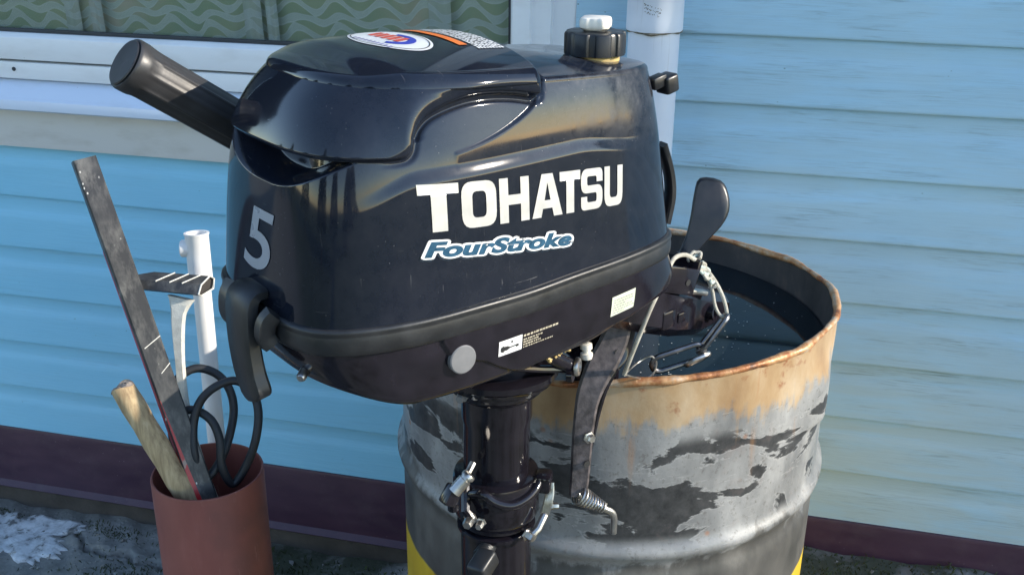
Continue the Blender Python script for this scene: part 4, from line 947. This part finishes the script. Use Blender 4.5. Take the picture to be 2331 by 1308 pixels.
# ---------------------------------------------------------------- terracotta pipe holding sticks
BC = (-.727, -.618); BTZ = .478; BR_ = .0795; BZ0 = float(gh(np.array(BC[0]), np.array(BC[1])))-.004
tub = tag(empty('terracotta_pipe', (BC[0], BC[1], BZ0)), 'upright terracotta coloured pipe used as a holder for sticks', 'pipe')
def tl(x, y, z): return (BC[0]+x, BC[1]+y, z)
loc_part('outer_wall', G().add(*lathe([(BR_+.0005, BZ0), (BR_, BZ0+.01), (BR_, BTZ-.002), (BR_-.0008, BTZ), (BR_-.0030, BTZ), (BR_-.0036, BTZ-.002), (BR_-.0036, BZ0+.01)], 72, (BC[0], BC[1], 0), cap=False)), 'terracotta', tub)
def beam(A, B, wv_, tv, wd, tk, hollow=.0):
    """rectangular bar A-B; wv_ = width direction"""
    A = np.array(A); B = np.array(B); d = B-A; d /= np.linalg.norm(d); w_ = np.array(wv_, float); w_ -= d*(w_@d); w_ /= np.linalg.norm(w_); t_ = np.cross(d, w_)
    return A, B, d, w_, t_
SA, SB = np.array([-.6905, -.6605, .380]), np.array([-.895, -.566, .916])
_, _, sd_, sw_, st_ = beam(SA, SB, (.72, .70, 0), None, 0, 0)
stick = tag(empty('hockey_stick_shaft', tuple(SA)), 'scuffed black hollow shaft with a red edge leaning left in the terracotta pipe', 'stick')
def boxtube(A, B, w_, t_, hw, ht, wall, depth=.05):
    V_ = []; 
    def ring(p, a, b, bev=.0022): return [p+w_*x+t_*y for x, y in ((-a+bev, -b), (a-bev, -b), (a, -b+bev), (a, b-bev), (a-bev, b), (-a+bev, b), (-a, b-bev), (-a, -b+bev))]
    d = (B-A)/np.linalg.norm(B-A); nL = 26
    for s in np.linspace(0, 1, nL): V_ += ring(A+(B-A)*s, hw, ht)
    V_ += ring(B, hw-wall, ht-wall, .001); V_ += ring(B-d*depth, hw-wall, ht-wall, .001); m = 8; K = nL+2
    F_ = [(i*m+j, i*m+(j+1) % m, (i+1)*m+(j+1) % m, (i+1)*m+j) for i in range(K-1) for j in range(m)]+[tuple(range(m))[::-1], tuple((K-1)*m+j for j in range(m))]
    return V_, F_
if st_ @ np.array(fwd) > 0: st_ = -st_
loc_part('shaft', G().add(*boxtube(SA, SB, sw_, st_, .0158, .0105, .0022)), 'stick', stick, 30)
e0 = SA-sw_*.0160-st_*.0; rs = []
for s in np.linspace(.0, .78, 24):
    p = SA+(SB-SA)*s-sw_*.0161; wv2 = .0105*(1-s*1.05)+.001; c_ = -.002
    rs += [p-st_*.0095, p-st_*.0095+st_*min(.019, .004+.030*(1-s)**1.4)]
loc_part('red_stripe', G().add(rs, [(2*i, 2*i+1, 2*i+3, 2*i+2) for i in range(23)]), 'red', stick)
rs = []
for s in np.linspace(.0, .40, 18):
    p = SA+(SB-SA)*s+st_*.0107-sw_*.0140; rs += [p, p+sw_*(.012*(1-s/.41))]
loc_part('red_stripe', G().add(rs, [(2*i, 2*i+1, 2*i+3, 2*i+2) for i in range(17)]), 'red', stick)
for s, w0, w1 in ((.53, -.010, .0155), (.46, .0, .0155)):
    p = SA+(SB-SA)*s+st_*.0108
    loc_part('scratch', G().add([p+sw_*w0, p+sw_*w1+sd_*.010, p+sw_*w1+sd_*.0115, p+sw_*w0+sd_*.0012], [(0, 1, 2, 3)]), 'whitecore', stick)
# broken profile: pale curved stem with a black fluted head
BS = [(-.705, -.615, .36), (-.748, -.601, .475), (-.771, -.587, .560), (-.776, -.578, .63), (-.776, -.570, .690), (-.772, -.562, .722)]
bp_ = tag(empty('broken_profile', BS[0]), 'broken pale stem with a black ribbed head behind the leaning shaft', 'broken stick')
sp_ = smoothpath(BS, 7); ww = np.interp(np.linspace(0, 1, len(sp_)), [0, .6, .85, 1], [.012, .012, .020, .038])
loc_part('stem', G().add(*ribbon(sp_, ww, .012, (.97, .17, 0))), 'whitecore', bp_, 40)
hx = np.array([.97, .16, -.05]); hx /= np.linalg.norm(hx); hy = np.array([-.25, .95, .1]); hy -= hx*(hx@hy); hy /= np.linalg.norm(hy); hz_ = np.cross(hx, hy); HC = np.array([-.795, -.556, .738])
def hp(a, b, c): return HC+hx*a+hy*b+hz_*c
sec = [(-.022, 0), (-.012, .010), (.014, .011), (.026, .001), (.016, -.010), (-.010, -.009)]
V_ = []
for a, k in ((-.066, .12), (-.050, .6), (-.03, .95), (.030, 1.0), (.052, 1.0)): V_ += [hp(a+(.006*(y_ > 0)), y_*k, z_*k+.002*(1-k)) for y_, z_ in sec]
loc_part('head', G().add(V_, [(i*6+j, i*6+(j+1) % 6, (i+1)*6+(j+1) % 6, (i+1)*6+j) for i in range(4) for j in range(6)]+[tuple(range(6))[::-1]]), 'stick', bp_, 20)
loc_part('broken_rim', G().add(*tube([hp(.0525+(.006*(y_ > 0))+.0015*math.sin(i*2.1), y_, z_) for i, (y_, z_) in enumerate(sec)], .0013, 6, True)), 'whitecore', bp_)
loc_part('head_core', G().add([hp(.049+(.006*(y_ > 0)), y_*.93, z_*.93) for y_, z_ in sec], [(0, 1, 2, 3, 4, 5)]), 'inner', bp_)
for a in (-.012, .008, .026): loc_part('rib', G().add(*tube([hp(a, -.0125, .0098), hp(a+.018, .0145, .0112)], .0011, 6)), 'whitecore', bp_)
# white plastic water pipe with a tee at its top
pz = tag(empty('white_plastic_tube', (-.776, -.502, .02)), 'thin white plastic tube with a tee fitting at its top', 'tube')
PA, PB = np.array([-.772, -.520, .10]), np.array([-.8015, -.4560, .7815]); pd_ = (PB-PA)/np.linalg.norm(PB-PA)
loc_part('tube', G().add(*tube([PA, PA+(PB-PA)*.5, PB-pd_*.02], .0138, 28)), 'pvc', pz)
tee = loc_part('tee_fitting', G().add(*lathe([(.0150, -.088), (.0185, -.087), (.0188, -.084), (.0178, -.081), (.0176, -.004), (.0188, -.002), (.0188, .0), (.0150, .0), (.0145, -.030)], 36, PB, pd_)), 'pvc', pz, 40)
loc_part('side_port', G().add(*lathe([(.0130, .006), (.0130, .0235), (.0118, .025), (.0085, .0253), (.0080, .016)], 28, PB-pd_*.024, (-.93, -.30, .0))), 'pvc', pz)
loc_part('port_hole', G().add(*lathe([(.0036, .0256), (.0036, .0262)], 16, PB-pd_*.022, (-.93, -.30, .0))), 'inkblk', pz)
# wooden pole
WA, WB = np.array([-.6915, -.6540, .357]), np.array([-.8150, -.6660, .6260]); n = 26; V_ = []; wd_ = (WB-WA)/np.linalg.norm(WB-WA); _, _, NN, BB = frames(np.array([WA, WB]))
pole = tag(empty('wooden_pole', tuple(WA)), 'short sawn-off wooden pole in the terracotta pipe', 'pole')
for s in np.linspace(0, 1, 20):
    for i in range(n): a = 2*math.pi*i/n; rr_ = .0165+.0008*math.sin(3*a+s*4)+.0006*math.sin(s*30); V_.append(WA+(WB-WA)*s+(NN[0]*math.cos(a)+BB[0]*math.sin(a))*rr_+wd_*(.004*math.sin(a*2+1) if s == 1 else 0))
loc_part('shaft', G().add(V_, [(i*n+j, i*n+(j+1) % n, (i+1)*n+(j+1) % n, (i+1)*n+j) for i in range(19) for j in range(n)]), 'wood', pole)
rr = random.Random(3); V_ = []
for q in (1.0, .75, .5, .25):
    for i in range(n): a = 2*math.pi*i/n; V_.append(WB+(NN[0]*math.cos(a)+BB[0]*math.sin(a))*.0163*q+wd_*((.004*math.sin(a*2+1) if q == 1 else rr.uniform(-.002, .003))))
loc_part('sawn_end', G().add(V_, [(i*n+j, i*n+(j+1) % n, (i+1)*n+(j+1) % n, (i+1)*n+j) for i in range(3) for j in range(n)]+[tuple(3*n+i for i in range(n))]), 'woodend', pole, 20)
# coiled hose
hose = tag(empty('rubber_hose', (-.68, -.60, BZ0)), 'thin black rubber hose coiled in loops inside the terracotta pipe', 'hose')
hw_ = [(-0.7634, -0.6243, 0.4831), (-0.7789, -0.6084, 0.5304), (-0.7904, -0.5952, 0.5688), (-0.7836, -0.5812, 0.5985), (-0.7636, -0.5605, 0.6102), (-0.7384, -0.5481, 0.5988), (-0.7174, -0.5517, 0.5780), (-0.7079, -0.5619, 0.5481), (-0.7067, -0.5868, 0.5141), (-0.7113, -0.6091, 0.4895), (-0.7229, -0.6294, 0.4741), (-0.7312, -0.6382, 0.5110), (-0.7384, -0.6231, 0.5516), (-0.7327, -0.6085, 0.5836), (-0.7135, -0.5954, 0.6041), (-0.6917, -0.5775, 0.6079), (-0.6722, -0.5690, 0.5906), (-0.6595, -0.5774, 0.5630), (-0.6592, -0.5932, 0.5248), (-0.6735, -0.6024, 0.4840), (-0.6896, -0.6162, 0.4601), (-0.7005, -0.6223, 0.4917), (-0.7049, -0.6132, 0.5294), (-0.7199, -0.6060, 0.5556), (-0.7458, -0.6067, 0.5688), (-0.7664, -0.6148, 0.5610), (-0.7719, -0.6259, 0.5375), (-0.7672, -0.6227, 0.4890), (-0.7492, -0.6268, 0.4421)]
loc_part('coil', G().add(*tube(smoothpath(hw_, 9), .0062, 12)), 'hose', hose)
loc_part('tail', G().add(*tube(smoothpath([hw_[-1], (-.70, -.60, .30), (-.72, -.62, BZ0+.01)], 6), .0046, 10)), 'hose', hose)

# ---------------------------------------------------------------- small things on the ground
spx = -1.585; spy = -.115; V_ = []; n = 140; rr = random.Random(21)
ph = [rr.uniform(0, 6.28) for _ in range(8)]
def spr(a): return 1+.22*math.sin(2*a+ph[0])+.16*math.sin(3*a+ph[1])+.14*math.sin(5*a+ph[2])+.10*math.sin(9*a+ph[3])+.07*math.sin(14*a+ph[4])+.06*math.sin(23*a+ph[5])+.05*math.sin(37*a+ph[6])+.04*math.sin(53*a+ph[7])
rings = [0, .35, .6, .8, .92, 1.0, 1.015]
for q in rings[1:]:
    for i in range(n):
        a = 2*math.pi*i/n; x = spx+.150*spr(a)*q*math.cos(a); y = spy+.092*spr(a)*q*math.sin(a); z = float(gh(np.array(x), np.array(y)))+(.0055 if q < .95 else (.004 if q < 1.01 else -.002)); V_.append((x, min(y, -.035), z))
V_.append((spx, spy, float(gh(np.array(spx), np.array(spy)))+.0055))
m = len(rings)-1
F_ = [(k*n+i, k*n+(i+1) % n, (k+1)*n+(i+1) % n, (k+1)*n+i) for k in range(m-1) for i in range(n)]+[(m*n, (i+1) % n, i) for i in range(n)]
spill = obj('paint_spill', V_, F_, 'spill'); tag(spill, 'dried white paint splash on the cracked concrete by the wall', 'paint splash')
g = G(); rr = random.Random(31)
def tuft(x, y, hgt):
    z = float(gh(np.array(x), np.array(y)))-.002; a = rr.uniform(0, 6.28); l = hgt*rr.uniform(.5, 1.2); w_ = rr.uniform(.0008, .0018); dx = math.cos(a)*l*.6; dy = math.sin(a)*l*.6
    g.add([(x-w_*math.sin(a), y+w_*math.cos(a), z), (x+w_*math.sin(a), y-w_*math.cos(a), z), (x+dx*.45, y+dy*.45, z+l*.75), (x+dx, y+dy, z+l*.85)], [(0, 1, 2), (1, 3, 2)])
for cx_, cy_, sx_, sy_, nn, hh_ in ((-1.20, -.25, .08, .06, 1100, .012), (-1.36, -.055, .06, .02, 350, .009), (-.95, -.16, .12, .08, 900, .016), (-.70, -.10, .14, .05, 600, .012), (.28, -.10, .18, .05, 900, .012), (-1.55, -.30, .12, .05, 350, .008), (-1.66, -.05, .05, .015, 250, .009)):
    for k in range(nn): tuft(rr.gauss(cx_, sx_), min(-.03, rr.gauss(cy_, sy_)), hh_)
for k in range(90):
    x = rr.uniform(-1.75, -.8); y = rr.uniform(-.40, -.05); z = float(gh(np.array(x), np.array(y)))+.003; a = rr.uniform(0, 3.1); l = rr.uniform(.02, .06); w_ = .0007
    g.add([(x, y, z), (x+w_*2, y, z+.001), (x+l*math.cos(a), y+l*math.sin(a)*.6, z+rr.uniform(.002, .008))], [(0, 1, 2)])
ms = g.obj('moss_and_grass', 'moss', None, False); struct(ms, 'stuff'); ms['label'] = 'short dark moss and grass growing along the wall foot'
g = G(); rr = random.Random(33)
for k in range(420):
    x = rr.uniform(-1.8, -.75) if k % 4 else rr.uniform(.1, .7); y = rr.uniform(-.42, -.03); s = rr.choice((.002, .003, .004, .006, .009)) ; z = float(gh(np.array(x), np.array(y)))
    pts = [(x+s*rr.uniform(-1, 1), y+s*rr.uniform(-1, 1), z+s*rr.uniform(-.2, .9)) for _ in range(7)]
    bm = bmesh.new(); [bm.verts.new(p) for p in pts]; bmesh.ops.convex_hull(bm, input=bm.verts[:]); bm.verts.index_update(); bm.verts.ensure_lookup_table()
    g.add([tuple(v.co) for v in bm.verts], [tuple(v.index for v in f.verts) for f in bm.faces]); bm.free()
gv = g.obj('gravel', 'gravelm', None, False); struct(gv, 'stuff'); gv['label'] = 'loose gravel chips on the concrete'

# ---------------------------------------------------------------- garden beyond the picture, mirrored in the glossy cowl
def crown_mesh(seed, h, r, n, lo=.12):
    rr = random.Random(seed); V_ = []; F_ = []
    for k in range(n):
        t = rr.random()**.8; z = h*(lo+(1-lo)*t); rad_ = r*(1-t)**.8*(.35+.65*rr.random()**.5)+.04; a = rr.uniform(0, 6.28); c = np.array([rad_*math.cos(a), rad_*math.sin(a), z]); s = rr.uniform(.05, .11)*h/3
        u = np.array([rr.gauss(0, 1) for _ in range(3)]); u /= np.linalg.norm(u); v = np.cross(u, [rr.gauss(0, 1) for _ in range(3)]); v /= np.linalg.norm(v)
        q = len(V_); V_ += [c-u*s, c+v*s*.5, c+u*s, c-v*s*.5]; F_.append((q, q+1, q+2, q+3))
    return V_, F_
def tree(x, y, h, r, seed, label):
    t = tag(empty('garden_tree', (x, y, -.15)), label, 'tree', 'garden trees mirrored in the cowl')
    G().add(*tube([(0, 0, 0), (.02, 0, h*.3), (0, .02, h*.6), (0, 0, h*.95)], [.05*h/3, .04*h/3, .025*h/3, .006], 10)).obj('trunk', 'bark', t)
    obj('crown', *crown_mesh(seed, h, r, 2600), 'leaf', t, False)
for x, y, h, r, sd_k, lab in ((-9.2, -1.2, 2.6, 1.0, 100, 'low round garden bush-like tree, farthest along the house wall'), (-10.5, -3.6, 4.2, 1.0, 101, 'tall narrow garden tree beyond the low round one'),
        (-7.0, -6.0, 3.6, 1.2, 102, 'broad garden tree left of the others behind the viewer'), (-3.0, -7.0, 4.6, .9, 103, 'slim garden tree straight behind the viewer'),
        (-.9, -8.2, 4.2, .8, 104, 'slender garden tree right of the slim one'), (1.4, -7.4, 3.4, .8, 105, 'short garden tree behind the viewer on the right'), (3.4, -11.0, 5.0, 1.4, 106, 'biggest garden tree, far behind on the right')):
    tree(x, y, h, r, sd_k, lab)
